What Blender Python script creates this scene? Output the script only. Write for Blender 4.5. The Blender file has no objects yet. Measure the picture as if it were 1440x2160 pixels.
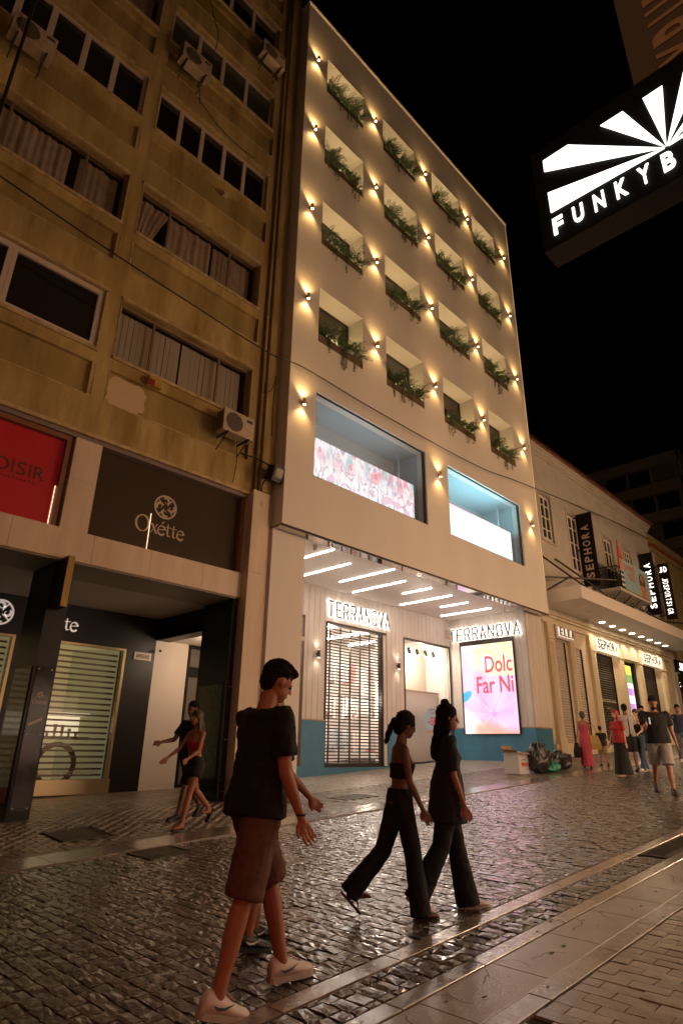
import bpy, bmesh, math, random
from mathutils import Vector, Matrix, noise
sc = bpy.context.scene
C = sc.collection
rnd = random.Random(7)
R = math.radians

# ------------------------------------------------------------------ camera, sky, exposure
cam_d = bpy.data.cameras.new('camera')
cam = bpy.data.objects.new('camera', cam_d); C.objects.link(cam)
cam_d.sensor_fit = 'VERTICAL'; cam_d.sensor_height = 36.0
cam_d.lens = 1272.498 / 2160 * 36.0
cam_d.clip_start = 0.05; cam_d.clip_end = 2000
CM = [[0.69504, 0.27286, 0.66518], [-0.71877, 0.24477, 0.65063], [0.01476, -0.93034, 0.36638]]
cam.matrix_world = Matrix(((CM[0][0], -CM[0][1], -CM[0][2], 0.0),
                           (CM[1][0], -CM[1][1], -CM[1][2], 0.0),
                           (CM[2][0], -CM[2][1], -CM[2][2], 1.4),
                           (0, 0, 0, 1)))
sc.camera = cam
world = bpy.data.worlds.new('World'); sc.world = world; world.use_nodes = True
wn = world.node_tree.nodes; wl_ = world.node_tree.links
for n in list(wn): wn.remove(n)
wo = wn.new('ShaderNodeOutputWorld'); wb = wn.new('ShaderNodeBackground'); ws = wn.new('ShaderNodeTexSky')
ws.sky_type = 'NISHITA'; ws.sun_disc = False; ws.sun_elevation = R(-4); ws.sun_rotation = R(160)
wb.inputs['Strength'].default_value = 0.006
wl_.new(ws.outputs[0], wb.inputs[0]); wl_.new(wb.outputs[0], wo.inputs[0])
# the even sodium glow of the town, very weak
sun_d = bpy.data.lights.new('street_glow', 'SUN'); sun_d.energy = 0.012; sun_d.angle = R(60); sun_d.color = (1, .62, .34)
sun = bpy.data.objects.new('street_glow', sun_d); C.objects.link(sun)
sun.rotation_euler = (R(52), 0, R(-20))
vs = sc.view_settings; vs.view_transform = 'Standard'; vs.look = 'None'; vs.exposure = 0; vs.gamma = 1
vs.use_curve_mapping = False
sc.render.engine = 'CYCLES'
cy = sc.cycles
cy.use_denoising = True; cy.max_bounces = 6; cy.diffuse_bounces = 3; cy.glossy_bounces = 3
cy.transmission_bounces = 4; cy.transparent_max_bounces = 8; cy.sample_clamp_indirect = 3.0
cy.caustics_reflective = False; cy.caustics_refractive = False
try: cy.use_light_tree = True
except Exception: pass
WARM = (1.0, 0.60, 0.33)

# ------------------------------------------------------------------ materials
def lin(h):
    if isinstance(h, str):
        h = h.lstrip('#'); v = [int(h[i:i+2], 16) / 255 for i in (0, 2, 4)]
        return tuple(c / 12.92 if c <= .04045 else ((c + .055) / 1.055) ** 2.4 for c in v)
    return tuple(h)
def mat(name, col, rough=.6, metal=0.0, col2=None, nscale=3.0, bump=0.0, bscale=20.0, spec=.5, detail=6,
        emit=None, estr=0.0, streak=0.0, tint=False, contrast=(.35, .65), coat=0.0):
    m = bpy.data.materials.new(name); m.use_nodes = True
    nt = m.node_tree; N = nt.nodes; L = nt.links
    b = N['Principled BSDF']
    col = lin(col)
    b.inputs['Base Color'].default_value = (*col, 1); b.inputs['Roughness'].default_value = rough
    b.inputs['Metallic'].default_value = metal; b.inputs['Specular IOR Level'].default_value = spec
    b.inputs['Coat Weight'].default_value = coat; b.inputs['Coat Roughness'].default_value = .17
    geo = None
    if col2 is not None or bump or tint:
        geo = N.new('ShaderNodeNewGeometry')
    out = None
    if col2 is not None:
        col2 = lin(col2)
        mp = N.new('ShaderNodeMapping'); mp.inputs['Scale'].default_value = (nscale, nscale, nscale * (0.18 if streak else 1))
        L.new(geo.outputs['Position'], mp.inputs[0])
        nz = N.new('ShaderNodeTexNoise'); nz.inputs['Scale'].default_value = 1; nz.inputs['Detail'].default_value = detail
        nz.inputs['Roughness'].default_value = .62
        L.new(mp.outputs[0], nz.inputs[0])
        rp = N.new('ShaderNodeValToRGB'); rp.color_ramp.elements[0].position = contrast[0]; rp.color_ramp.elements[1].position = contrast[1]
        rp.color_ramp.elements[0].color = (*col, 1); rp.color_ramp.elements[1].color = (*col2, 1)
        L.new(nz.outputs[0], rp.inputs[0]); out = rp.outputs[0]
        # a little roughness variation
        mr = N.new('ShaderNodeMapRange'); mr.inputs[3].default_value = max(.02, rough - .1); mr.inputs[4].default_value = min(1, rough + .12)
        L.new(nz.outputs[0], mr.inputs[0]); L.new(mr.outputs[0], b.inputs['Roughness'])
    if tint:
        at = N.new('ShaderNodeAttribute'); at.attribute_name = 'tint'
        mx = N.new('ShaderNodeMix'); mx.data_type = 'RGBA'; mx.blend_type = 'MULTIPLY'; mx.inputs[0].default_value = 1
        if out is None:
            mx.inputs[6].default_value = (*col, 1)
        else: L.new(out, mx.inputs[6])
        L.new(at.outputs['Color'], mx.inputs[7]); out = mx.outputs[2]
    if out is not None: L.new(out, b.inputs['Base Color'])
    if bump:
        nb = N.new('ShaderNodeTexNoise'); nb.inputs['Scale'].default_value = bscale; nb.inputs['Detail'].default_value = 5
        L.new(geo.outputs['Position'], nb.inputs[0])
        bp = N.new('ShaderNodeBump'); bp.inputs['Strength'].default_value = bump; bp.inputs['Distance'].default_value = .02
        L.new(nb.outputs[0], bp.inputs['Height']); L.new(bp.outputs[0], b.inputs['Normal'])
    if emit is not None:
        b.inputs['Emission Color'].default_value = (*lin(emit), 1); b.inputs['Emission Strength'].default_value = estr
    return m
def glass(name, col=(.8, .85, .85), rough=.03, alpha=.25):
    m = mat(name, col, rough)
    b = m.node_tree.nodes['Principled BSDF']; b.inputs['Alpha'].default_value = alpha
    b.inputs['Specular IOR Level'].default_value = .8
    return m
def screen_mat(name, strength):
    m = bpy.data.materials.new(name); m.use_nodes = True
    nt = m.node_tree; N = nt.nodes; L = nt.links; b = N['Principled BSDF']
    a = N.new('ShaderNodeAttribute'); a.attribute_name = 'print'
    b.inputs['Base Color'].default_value = (.02, .02, .02, 1); b.inputs['Roughness'].default_value = .25
    L.new(a.outputs['Color'], b.inputs['Emission Color']); b.inputs['Emission Strength'].default_value = strength
    return m
def print_mat(name, rough=.6):
    m = bpy.data.materials.new(name); m.use_nodes = True
    nt = m.node_tree; N = nt.nodes; L = nt.links; b = N['Principled BSDF']
    a = N.new('ShaderNodeAttribute'); a.attribute_name = 'print'
    L.new(a.outputs['Color'], b.inputs['Base Color']); b.inputs['Roughness'].default_value = rough
    return m

# ------------------------------------------------------------------ mesh helpers
def wloc(o):
    v = Vector((0, 0, 0))
    while o is not None:
        v = v + o.location; o = o.parent
    return v
def tagp(o, label=None, cat=None, group=None, kind=None):
    if label: o['label'] = label
    if cat: o['category'] = cat
    if group: o['group'] = group
    if kind: o['kind'] = kind
    return o
def empty(name, loc, label=None, cat=None, group=None, rz=0, kind=None):
    o = bpy.data.objects.new(name, None); C.objects.link(o); o.location = loc; o.rotation_euler = (0, 0, rz)
    o.empty_display_size = .2
    return tagp(o, label, cat, group, kind)
class MB:
    def __init__(s): s.v = []; s.f = []; s.c = []
    def add(s, vs, fs, M=None, col=None):
        n = len(s.v)
        s.v += [tuple(M @ Vector(p)) if M is not None else tuple(p) for p in vs]
        s.f += [tuple(i + n for i in f) for f in fs]
        if col is not None: s.c += [col] * len(vs)
        return s
    def box(s, x0, x1, y0, y1, z0, z1, M=None, col=None):
        x0, x1 = min(x0, x1), max(x0, x1); y0, y1 = min(y0, y1), max(y0, y1); z0, z1 = min(z0, z1), max(z0, z1)
        return s.add([(x0, y0, z0), (x1, y0, z0), (x1, y1, z0), (x0, y1, z0), (x0, y0, z1), (x1, y0, z1), (x1, y1, z1), (x0, y1, z1)],
              [(0, 3, 2, 1), (4, 5, 6, 7), (0, 1, 5, 4), (1, 2, 6, 5), (2, 3, 7, 6), (3, 0, 4, 7)], M, col)
    def quad(s, a, b, c, d, col=None): return s.add([a, b, c, d], [(0, 1, 2, 3)], None, col)
    def cyl(s, p, q, r, n=12, r2=None, caps=True):
        p = Vector(p); q = Vector(q); r2 = r if r2 is None else r2
        d = (q - p); d = d.normalized() if d.length > 1e-9 else Vector((0, 0, 1))
        u = d.orthogonal().normalized(); w = d.cross(u)
        vs = []
        for k in range(n):
            a = 2 * math.pi * k / n; e = u * math.cos(a) + w * math.sin(a)
            vs.append(p + e * r)
        for k in range(n):
            a = 2 * math.pi * k / n; e = u * math.cos(a) + w * math.sin(a)
            vs.append(q + e * r2)
        fs = [(k, (k + 1) % n, n + (k + 1) % n, n + k) for k in range(n)]
        if caps: fs += [tuple(range(n - 1, -1, -1)), tuple(range(n, 2 * n))]
        return s.add(vs, fs)
    def tube(s, pts, r, n=6):
        pts = [Vector(p) for p in pts]; vs = []; fs = []
        for i, p in enumerate(pts):
            t = (pts[min(i + 1, len(pts) - 1)] - pts[max(i - 1, 0)])
            t = t.normalized() if t.length > 1e-9 else Vector((1, 0, 0))
            u = t.cross(Vector((.123, .31, .94))).normalized(); w = t.cross(u)
            rr = r[i] if isinstance(r, (list, tuple)) else r
            for k in range(n):
                a = 2 * math.pi * k / n; vs.append(p + (u * math.cos(a) + w * math.sin(a)) * rr)
        for i in range(len(pts) - 1):
            for k in range(n):
                fs.append((i * n + k, i * n + (k + 1) % n, (i + 1) * n + (k + 1) % n, (i + 1) * n + k))
        fs += [tuple(range(n - 1, -1, -1)), tuple((len(pts) - 1) * n + k for k in range(n))]
        return s.add(vs, fs)
    def ring(s, c, u, w, r0, r1, n=28, th=.01):
        c = Vector(c); u = Vector(u); w = Vector(w); nn = u.cross(w); vs = []; fs = []
        for k in range(n):
            a = 2 * math.pi * k / n; e = u * math.cos(a) + w * math.sin(a)
            vs += [c + e * r0, c + e * r1, c + e * r0 + nn * th, c + e * r1 + nn * th]
        for k in range(n):
            a = 4 * k; b = 4 * ((k + 1) % n)
            fs += [(a, b, b + 1, a + 1), (a + 2, a + 3, b + 3, b + 2), (a, a + 2, b + 2, b), (a + 1, b + 1, b + 3, a + 3)]
        return s.add(vs, fs)
    def disc(s, c, u, w, r, n=24, sy=1.0, col=None):
        c = Vector(c); u = Vector(u); w = Vector(w)
        return s.add([c + u * r * math.cos(2 * math.pi * k / n) + w * r * sy * math.sin(2 * math.pi * k / n) for k in range(n)], [tuple(range(n))], None, col)
    def ellipsoid(s, c, r, M=None, nu=14, nv=9):
        vs = []; fs = []; c = Vector(c)
        for i in range(nv + 1):
            th = math.pi * i / nv
            for k in range(nu):
                a = 2 * math.pi * k / nu
                vs.append(c + Vector((r[0] * math.sin(th) * math.cos(a), r[1] * math.sin(th) * math.sin(a), r[2] * math.cos(th))))
        for i in range(nv):
            for k in range(nu):
                fs.append((i * nu + k, (i + 1) * nu + k, (i + 1) * nu + (k + 1) % nu, i * nu + (k + 1) % nu))
        return s.add(vs, fs, M)
    def ribbon(s, pts, w, O, U, W, th=.01):
        """flat stroke through 2D pts (O + U*x + W*y), width w (number or list), raised th along U x W"""
        O = Vector(O); U = Vector(U); W = Vector(W); N_ = U.cross(W); L_ = []; Rr = []
        for i, p in enumerate(pts):
            a = pts[max(i - 1, 0)]; b = pts[min(i + 1, len(pts) - 1)]
            dx, dy = b[0] - a[0], b[1] - a[1]; l = math.hypot(dx, dy) or 1; nx, ny = -dy / l, dx / l
            ww = (w[i] if isinstance(w, (list, tuple)) else w) / 2
            L_.append((p[0] + nx * ww, p[1] + ny * ww)); Rr.append((p[0] - nx * ww, p[1] - ny * ww))
        vs = []
        for a, b in zip(L_, Rr):
            for q in (a, b):
                P = O + U * q[0] + W * q[1]; vs += [P, P + N_ * th]
        fs = []
        for i in range(len(pts) - 1):
            a = 4 * i; b = a + 4
            fs += [(a + 1, a + 3, b + 3, b + 1), (a, b, b + 2, a + 2), (a, a + 1, b + 1, b), (a + 2, b + 2, b + 3, a + 3)]
        e = 4 * (len(pts) - 1)
        fs += [(0, 2, 3, 1), (e, e + 1, e + 3, e + 2)]
        return s.add(vs, fs)
    def build(s, name, m, parent=None, smooth=False, world=True, recalc=True, attr='print'):
        me = bpy.data.meshes.new(name)
        off = wloc(parent) if (parent is not None and world) else Vector((0, 0, 0))
        me.from_pydata([(a[0] - off.x, a[1] - off.y, a[2] - off.z) for a in s.v], [], s.f)
        if recalc and len(s.f) < 60000:
            bm = bmesh.new(); bm.from_mesh(me); bmesh.ops.recalc_face_normals(bm, faces=bm.faces); bm.to_mesh(me); bm.free()
        if s.c and len(s.c) == len(s.v):
            ca = me.color_attributes.new(attr, 'FLOAT_COLOR', 'POINT')
            fl = [x for c in s.c for x in (c[0], c[1], c[2], 1.0)]
            ca.data.foreach_set('color', fl)
        if smooth: me.polygons.foreach_set('use_smooth', [True] * len(me.polygons))
        me.materials.append(m); me.update()
        o = bpy.data.objects.new(name, me); C.objects.link(o)
        if parent is not None: o.parent = parent
        return o
def bx(name, m, parent, *a, **k): return MB().box(*a).build(name, m, parent, **k)
def origin_thing(o, loc):
    """move a top-level mesh object's origin to loc without moving it"""
    loc = Vector(loc); o.data.transform(Matrix.Translation(-loc)); o.location = loc; return o
def copy_tree(o, parent=None, dx=None):
    c = o.copy(); C.objects.link(c); c.parent = parent
    if dx is not None: c.location = o.location + Vector(dx)
    for ch in o.children: copy_tree(ch, c)
    return c
def wall_holes(name, m, parent, x0, x1, z0, z1, y0, y1, holes, plane='y'):
    """wall slab between y0 (front) and y1 with rectangular openings (hx0,hx1,hz0,hz1)"""
    xs = sorted({x0, x1, *[h[0] for h in holes], *[h[1] for h in holes]}); zs = sorted({z0, z1, *[h[2] for h in holes], *[h[3] for h in holes]})
    xs = [x for x in xs if x0 <= x <= x1]; zs = [z for z in zs if z0 <= z <= z1]
    def solid(i, j):
        if i < 0 or j < 0 or i >= len(xs) - 1 or j >= len(zs) - 1: return False
        cx = (xs[i] + xs[i+1]) / 2; cz = (zs[j] + zs[j+1]) / 2
        return not any(h[0] < cx < h[1] and h[2] < cz < h[3] for h in holes)
    b = MB(); P = (lambda x, y, z: (x, y, z)) if plane == 'y' else (lambda x, y, z: (y, x, z))
    for i in range(len(xs) - 1):
        for j in range(len(zs) - 1):
            if not solid(i, j): continue
            a, c, e, f = xs[i], xs[i+1], zs[j], zs[j+1]
            b.quad(P(a, y0, e), P(c, y0, e), P(c, y0, f), P(a, y0, f)); b.quad(P(c, y1, e), P(a, y1, e), P(a, y1, f), P(c, y1, f))
            if not solid(i - 1, j): b.quad(P(a, y1, e), P(a, y0, e), P(a, y0, f), P(a, y1, f))
            if not solid(i + 1, j): b.quad(P(c, y0, e), P(c, y1, e), P(c, y1, f), P(c, y0, f))
            if not solid(i, j - 1): b.quad(P(a, y1, e), P(c, y1, e), P(c, y0, e), P(a, y0, e))
            if not solid(i, j + 1): b.quad(P(a, y0, f), P(c, y0, f), P(c, y1, f), P(a, y1, f))
    me = b
    o = me.build(name, m, parent, recalc=False)
    bm = bmesh.new(); bm.from_mesh(o.data); bmesh.ops.remove_doubles(bm, verts=bm.verts, dist=1e-5); bmesh.ops.recalc_face_normals(bm, faces=bm.faces); bm.to_mesh(o.data); bm.free()
    return o
_fonts = {}
def text(name, s, size, m, parent, O, U, W, width=None, extrude=.01, align='LEFT', offset=0.0, spacing=1.0, xs=None):
    """writing as a mesh: O origin (baseline left), U reading direction, W up direction of letters"""
    cu = bpy.data.curves.new('t', 'FONT'); cu.body = s; cu.size = size; cu.extrude = extrude / 2; cu.offset = offset
    cu.space_character = spacing; cu.resolution_u = 3
    ob = bpy.data.objects.new('t', cu); C.objects.link(ob)
    dg = bpy.context.evaluated_depsgraph_get()
    me = bpy.data.meshes.new_from_object(ob.evaluated_get(dg)); bpy.data.objects.remove(ob)
    bpy.data.curves.remove(cu)
    vx = [v.co.x for v in me.vertices] or [0, 1]; vy = [v.co.y for v in me.vertices] or [0, 1]
    w = max(vx) - min(vx); h = max(vy) - min(vy)
    sx = (width / w) if width else (xs or 1.0)
    sy = size / h if size else 1
    x0 = min(vx); y0 = min(vy)
    ax = {'LEFT': 0, 'CENTER': -w * sx / 2, 'RIGHT': -w * sx}[align]
    U = Vector(U).normalized(); W = Vector(W).normalized(); N_ = U.cross(W); O = Vector(O)
    off = wloc(parent) if parent is not None else Vector((0, 0, 0))
    for v in me.vertices:
        v.co = O + U * ((v.co.x - x0) * sx + ax) + W * ((v.co.y - y0) * sy) + N_ * (v.co.z + extrude / 2) - off
    me.name = name; me.materials.clear(); me.materials.append(m)
    o = bpy.data.objects.new(name, me); C.objects.link(o)
    if parent is not None: o.parent = parent
    return o
def letters(s, x0, x1, zb, zt, m, parent, P0, U, W, extrude=.03, name='letter', offset=0.0, gap=.25, narrow=None):
    """each letter its own mesh, evenly placed between x0 and x1 along U from P0"""
    n = len(s); pitch = (x1 - x0) / n; out = []
    for i, ch in enumerate(s):
        if ch == ' ': continue
        w = pitch * (1 - gap); w = w * (.25 if ch in 'I.' else 1)
        xx = x0 + pitch * i + (pitch - w) / 2
        out.append(text(name, ch, zt - zb, m, parent, Vector(P0) + Vector(U) * xx + Vector(W) * zb, U, W, width=w, extrude=extrude, offset=offset))
    return out
def picture(name, m, parent, O, U, W, w, h, fn, nx=80, ny=80):
    """a flat print: colour computed by fn(u, v) on a fine grid"""
    b = MB(); O = Vector(O); U = Vector(U); W = Vector(W); vs = []; cs = []
    for j in range(ny + 1):
        for i in range(nx + 1):
            vs.append(O + U * (w * i / nx) + W * (h * j / ny)); cs.append(fn(i / nx, j / ny))
    fs = [(j * (nx + 1) + i, j * (nx + 1) + i + 1, (j + 1) * (nx + 1) + i + 1, (j + 1) * (nx + 1) + i) for j in range(ny) for i in range(nx)]
    b.v = [tuple(v) for v in vs]; b.f = fs; b.c = cs
    return b.build(name, m, parent, recalc=False)
def sstep(a, b, x):
    t = max(0, min(1, (x - a) / (b - a))); return t * t * (3 - 2 * t)
def mixc(a, b, t): t = max(0, min(1, t)); return tuple(a[i] * (1 - t) + b[i] * t for i in range(3))
SL = 0.050532
def gz(x, y):
    """height of the street surface: it climbs 5 % along X, the far pavement rises a little towards the doors"""
    bump = .11 * (1 - sstep(5, 9, x)) + .03 * sstep(5, 9, x) + .07 * sstep(14, 21, x)
    return SL * x + bump * sstep(8.2, 10.8, y)

# ------------------------------------------------------------------ ground: road, strips, pavements
m_grout = mat('grout', '15100c', .8, col2='231c15', nscale=2.5, bump=.5, bscale=60)
m_cob = mat('cobble_stone', (.034, .027, .021), .33, col2=(.10, .08, .064), nscale=18, bump=.75, bscale=42, tint=True, spec=1.0, coat=1.0)
m_cob2 = mat('cobble_stone_far', (.085, .068, .052), .36, col2=(.17, .14, .11), nscale=5, bump=.8, bscale=22, spec=.6)
m_pav = mat('paver_stone', (.27, .23, .185), .36, col2=(.40, .34, .28), nscale=7, bump=.5, bscale=70, tint=True, spec=.9, coat=.5)
m_pavf = mat('far_paver_stone', (.16, .125, .095), .40, col2=(.29, .235, .18), nscale=2.2, bump=.35, bscale=60, tint=True, spec=.7, coat=.25)
m_pavb = mat('bounce_paled_paver', (.38, .32, .26), .34, col2=(.50, .43, .36), nscale=4, bump=.3, bscale=50, tint=True, spec=.9, coat=.4)  # far paver paled in colour to brighten the bay and its bounce
m_marble = mat('worn_marble', (.20, .17, .15), .24, col2=(.32, .28, .25), nscale=3.5, bump=.15, bscale=30, tint=True, spec=1.0, coat=.8)
m_conc = mat('old_concrete', (.32, .28, .24), .33, col2=(.42, .37, .32), nscale=4, bump=.3, bscale=90, spec=.9, coat=.4)
m_iron = mat('cast_iron', (.05, .043, .036), .5, metal=.6, col2=(.09, .075, .06), nscale=12, bump=.4, bscale=50)
m_dark = mat('dark_gap', (.012, .01, .008), .9)
TILT = -math.atan(SL)

def proj(p):
    d = (p[0], p[1], p[2] - 1.4)
    x = sum(CM[i][0] * d[i] for i in range(3)); y = sum(CM[i][1] * d[i] for i in range(3)); z = sum(CM[i][2] * d[i] for i in range(3))
    if z < .1: return None
    return 720 + 1272.5 * x / z, 1080 + 1272.5 * y / z, z
def inview(x, y, m=260):
    q = proj((x, y, gz(x, y)))
    return q is not None and -m < q[0] < 1440 + m and q[1] < 2160 + m
def sheet(name, m, x0, x1, y0, y1, dz, parent=None, nx=40, ny=8, kind='structure'):
    b = MB()
    for j in range(ny + 1):
        for i in range(nx + 1):
            x = x0 + (x1 - x0) * (i / nx) ** 1.6; y = y0 + (y1 - y0) * j / ny
            b.v.append((x, y, gz(x, y) + dz))
    b.f = [(j * (nx + 1) + i, j * (nx + 1) + i + 1, (j + 1) * (nx + 1) + i + 1, (j + 1) * (nx + 1) + i) for j in range(ny) for i in range(nx)]
    o = b.build(name, m, parent, recalc=False)
    if kind: o['kind'] = kind
    return o
ground = sheet('ground', m_grout, -40, 400, -14, 90, -.06, nx=90, ny=52)
road = sheet('road', m_grout, -12, 32, 3.0, 7.55, -.022, nx=60, ny=4)
road_far = sheet('road_surface_far', m_cob2, 32, 200, 3.0, 7.55, 0, nx=20, ny=4)
near_pav = sheet('near_pavement', m_grout, -12, 60, -1.6, 1.91, -.016, nx=40, ny=2)
far_pav = sheet('far_pavement', m_grout, -12, 26.5, 8.2, 15.6, -.016, nx=60, ny=30)
far_pav2 = sheet('far_pavement_surface', m_pavf, 26.5, 200, 8.2, 13.2, .0, nx=30, ny=10)

def stone_geo(lx, ly, seed, dome=.007, jit=.006, flat=False):
    r = random.Random(seed); n = 3 if not flat else 2; vs = []; fs = []
    xs = [-.5, -.2, .2, .5] if not flat else [-.5, 0, .5]; ys = [-.5, -.25, .25, .5] if not flat else [-.5, .0, .5]
    n = len(xs)
    for j, yy in enumerate(ys):
        for i, xx in enumerate(xs):
            e = (i in (0, n - 1)) + (j in (0, n - 1))
            z = -dome * (1.0 if e == 1 else 1.25 if e == 2 else 0) + r.uniform(-1, 1) * jit * ((.95 if not e else .6) if not flat else .25)
            vs.append((xx * lx + r.uniform(-1, 1) * jit * (.8 if e else .3), yy * ly + r.uniform(-1, 1) * jit * (.8 if e else .3), z))
    for j in range(n - 1):
        for i in range(n - 1): fs.append((j * n + i, j * n + i + 1, (j + 1) * n + i + 1, (j + 1) * n + i))
    loop = [i for i in range(n)] + [j * n + n - 1 for j in range(1, n)] + [(n - 1) * n + i for i in range(n - 2, -1, -1)] + [j * n for j in range(n - 2, 0, -1)]
    b0 = len(vs)
    for k in loop: vs.append((vs[k][0] * 1.03, vs[k][1] * 1.03, -.035))
    for a in range(len(loop)):
        c = (a + 1) % len(loop); fs.append((loop[a], b0 + a, b0 + c, loop[c]))
    return vs, fs
def lay(stones, name, m, parent, lx, ly, nvar=12, limit=300, dome=.007, jit=.006, flat=False, tone=(.72, 1.3), smooth=False, wob=.02):
    """the nearest stones are single objects on shared meshes, the rest one joined part"""
    geos = [stone_geo(lx, ly, 100 + k, dome, jit, flat) for k in range(nvar)]
    tints = []
    for k in range(nvar):
        t = rnd.uniform(*tone); tints.append((t * rnd.uniform(.96, 1.05), t, t * rnd.uniform(.92, 1.03)))
    meshes = []
    for k in range(nvar):
        b = MB(); b.add(geos[k][0], geos[k][1], None, tints[k]); o = b.build('m', m, None, recalc=False, attr='tint')
        if smooth: o.data.polygons.foreach_set('use_smooth', [True] * len(o.data.polygons))
        meshes.append(o.data); bpy.data.objects.remove(o)
    def size(s):
        q = proj((s[0], s[1], gz(s[0], s[1])))
        if q is None: return -1
        ins = 0 < q[0] < 1440 and 0 < q[1] < 2160
        return (1000 if ins else 0) + 1 / q[2]
    stones.sort(key=size, reverse=True)
    po = wloc(parent)
    for s in stones[:limit]:
        x, y, sx, sy, rz = s; k = rnd.randrange(nvar)
        o = bpy.data.objects.new(name, meshes[k]); C.objects.link(o); o.parent = parent
        o.location = Vector((x, y, gz(x, y) + rnd.uniform(-.003, .003))) - po; o.scale = (sx, sy, 1); o.rotation_euler = (rnd.uniform(-wob, wob), TILT + rnd.uniform(-wob, wob), rz)
    b = MB()
    for s in stones[limit:]:
        x, y, sx, sy, rz = s; k = rnd.randrange(nvar)
        M = Matrix.Translation((x, y, gz(x, y) + rnd.uniform(-.003, .003))) @ Matrix.Rotation(rnd.uniform(-wob, wob), 4, 'X') @ Matrix.Rotation(TILT + rnd.uniform(-wob, wob), 4, 'Y') @ Matrix.Rotation(rz, 4, 'Z') @ Matrix.Diagonal((sx, sy, 1, 1))
        b.add(geos[k][0], geos[k][1], M, tints[k])
    if b.v:
        o = b.build(name + '_field', m, parent, recalc=False, attr='tint', smooth=smooth); o['kind'] = 'stuff'
def field(x0, x1, y0, y1, px, ly, gap=.014, jx=.0, jl=.25, drop=None, bond=False, mg=260):
    out = []; x = x0; r = 0
    while x < x1:
        w = px * (1 + rnd.uniform(-jx, jx)); y = y0
        first = True
        while y < y1 - .02:
            l = ly * (1 + rnd.uniform(-jl, jl))
            if first: l *= (.5 if (bond and r % 2) else (rnd.uniform(.4, 1) if not bond else 1)); first = False
            l = min(l, y1 - y); 
            if y1 - y - l < .04: l = y1 - y
            cx, cy = x + w / 2, y + l / 2
            if l > .03 and inview(cx, cy, mg) and not (drop and drop(cx, cy)):
                out.append((cx, cy, (w - gap) / px, (l - gap) / ly, rnd.uniform(-.012, .012) if not bond else 0))
            y += l
        x += w; r += 1
    return out
def rect(x0, x1, y0, y1): return lambda x, y: x0 < x < x1 and y0 < y < y1
lay(field(1.2, 32, 3.03, 7.54, .095, .165, jx=.12, jl=.3, gap=.008), 'cobble', m_cob, road, .095, .165, nvar=20, dome=.003, jit=.0055, tone=(.5, 1.65), wob=.016)
lay(field(1.8, 20, 2.57, 2.87, .11, .15, jx=.1, jl=.15, drop=rect(7.6, 9, 2.5, 3)), 'sett', m_cob, road, .11, .15, nvar=10, dome=.005, jit=.007, limit=200, tone=(.7, 1.4))
lay(field(2.2, 26, -.6, 1.90, .108, .218, bond=True, jl=0, gap=.008, drop=lambda x, y: (3.32 < x < 3.42 and 1.72 < y)), 'paver', m_pav, near_pav, .108, .218, nvar=12, dome=.002, jit=.003, flat=True, tone=(.8, 1.2))
lay(field(1.5, 26.5, 8.21, 14.2, .108, .205, bond=True, jl=.04, gap=.010,
    drop=lambda x, y: (y > 10.3 and x > 9.3) or (3.9 < x < 4.6 and 8.8 < y < 9.6) or (9.4 < x < 10.3 and 8.9 < y < 9.5)),
    'paver', m_pavf, far_pav, .108, .205, nvar=12, dome=.0012, jit=.002, flat=True, tone=(.62, 1.3), wob=.007)

ent_pav = sheet('entrance_pavement', m_grout, 9.33, 20.12, 10.31, 13.7, -.012, nx=30, ny=10)
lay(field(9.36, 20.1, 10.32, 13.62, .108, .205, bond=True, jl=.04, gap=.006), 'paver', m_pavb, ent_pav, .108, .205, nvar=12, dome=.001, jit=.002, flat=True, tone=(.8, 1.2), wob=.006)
def strip(name, y0, y1, x0, x1, step, m, dz, slabname='slab', gap=.008, lim=60, jit=.25, th=.05):
    base = sheet(name, m_dark, x0, x1, y0, y1, -.03, nx=20, ny=1); x = x0; n = 0; rest = MB()
    while x < x1:
        l = step * (1 + rnd.uniform(-jit, jit)); t = rnd.uniform(.82, 1.12); b = MB() if n < lim else rest
        a0, a1 = x + gap / 2, x + l - gap / 2; j = [rnd.uniform(-.004, .004) for _ in range(4)]; bv = .0025
        zz = lambda x_, y_: gz(x_, y_) + dz
        c = (t, t * .98, t * .95)
        top = [(a0 + bv, y0 + bv), (a1 - bv, y0 + bv + j[0]), (a1 - bv, y1 - bv + j[1]), (a0 + bv, y1 - bv)]
        mid = [(a0, y0), (a1, y0 + j[0]), (a1, y1 + j[1]), (a0, y1)]
        b.add([(p[0], p[1], zz(*p)) for p in top] + [(p[0], p[1], zz(*p) - bv) for p in mid] + [(p[0], p[1], zz(*p) - th) for p in mid],
              [(0, 1, 2, 3), (0, 4, 5, 1), (1, 5, 6, 2), (2, 6, 7, 3), (3, 7, 4, 0), (4, 8, 9, 5), (5, 9, 10, 6), (6, 10, 11, 7), (7, 11, 8, 4)], None, c)
        if n < lim: b.build(slabname, m, base, recalc=False, attr='tint')
        x += l; n += 1
    if rest.v: rest.build(slabname + '_run', m, base, recalc=False, attr='tint')['kind'] = 'stuff'
    return base
strip('kerb_strip_far', 7.58, 8.19, -6, 60, 1.1, m_marble, .012)
strip('kerb_strip_near', 2.88, 3.015, 1.2, 40, .8, m_marble, -.001)
strip('gutter_strip', 2.44, 2.56, 1.2, 40, .9, m_marble, -.001)
strip('gutter_edge', 1.92, 2.05, 1.2, 40, .75, m_marble, -.001)
slabs = strip('concrete_strip', 2.055, 2.425, 1.2, 40, .62, m_conc, -.002, gap=.005)
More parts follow.
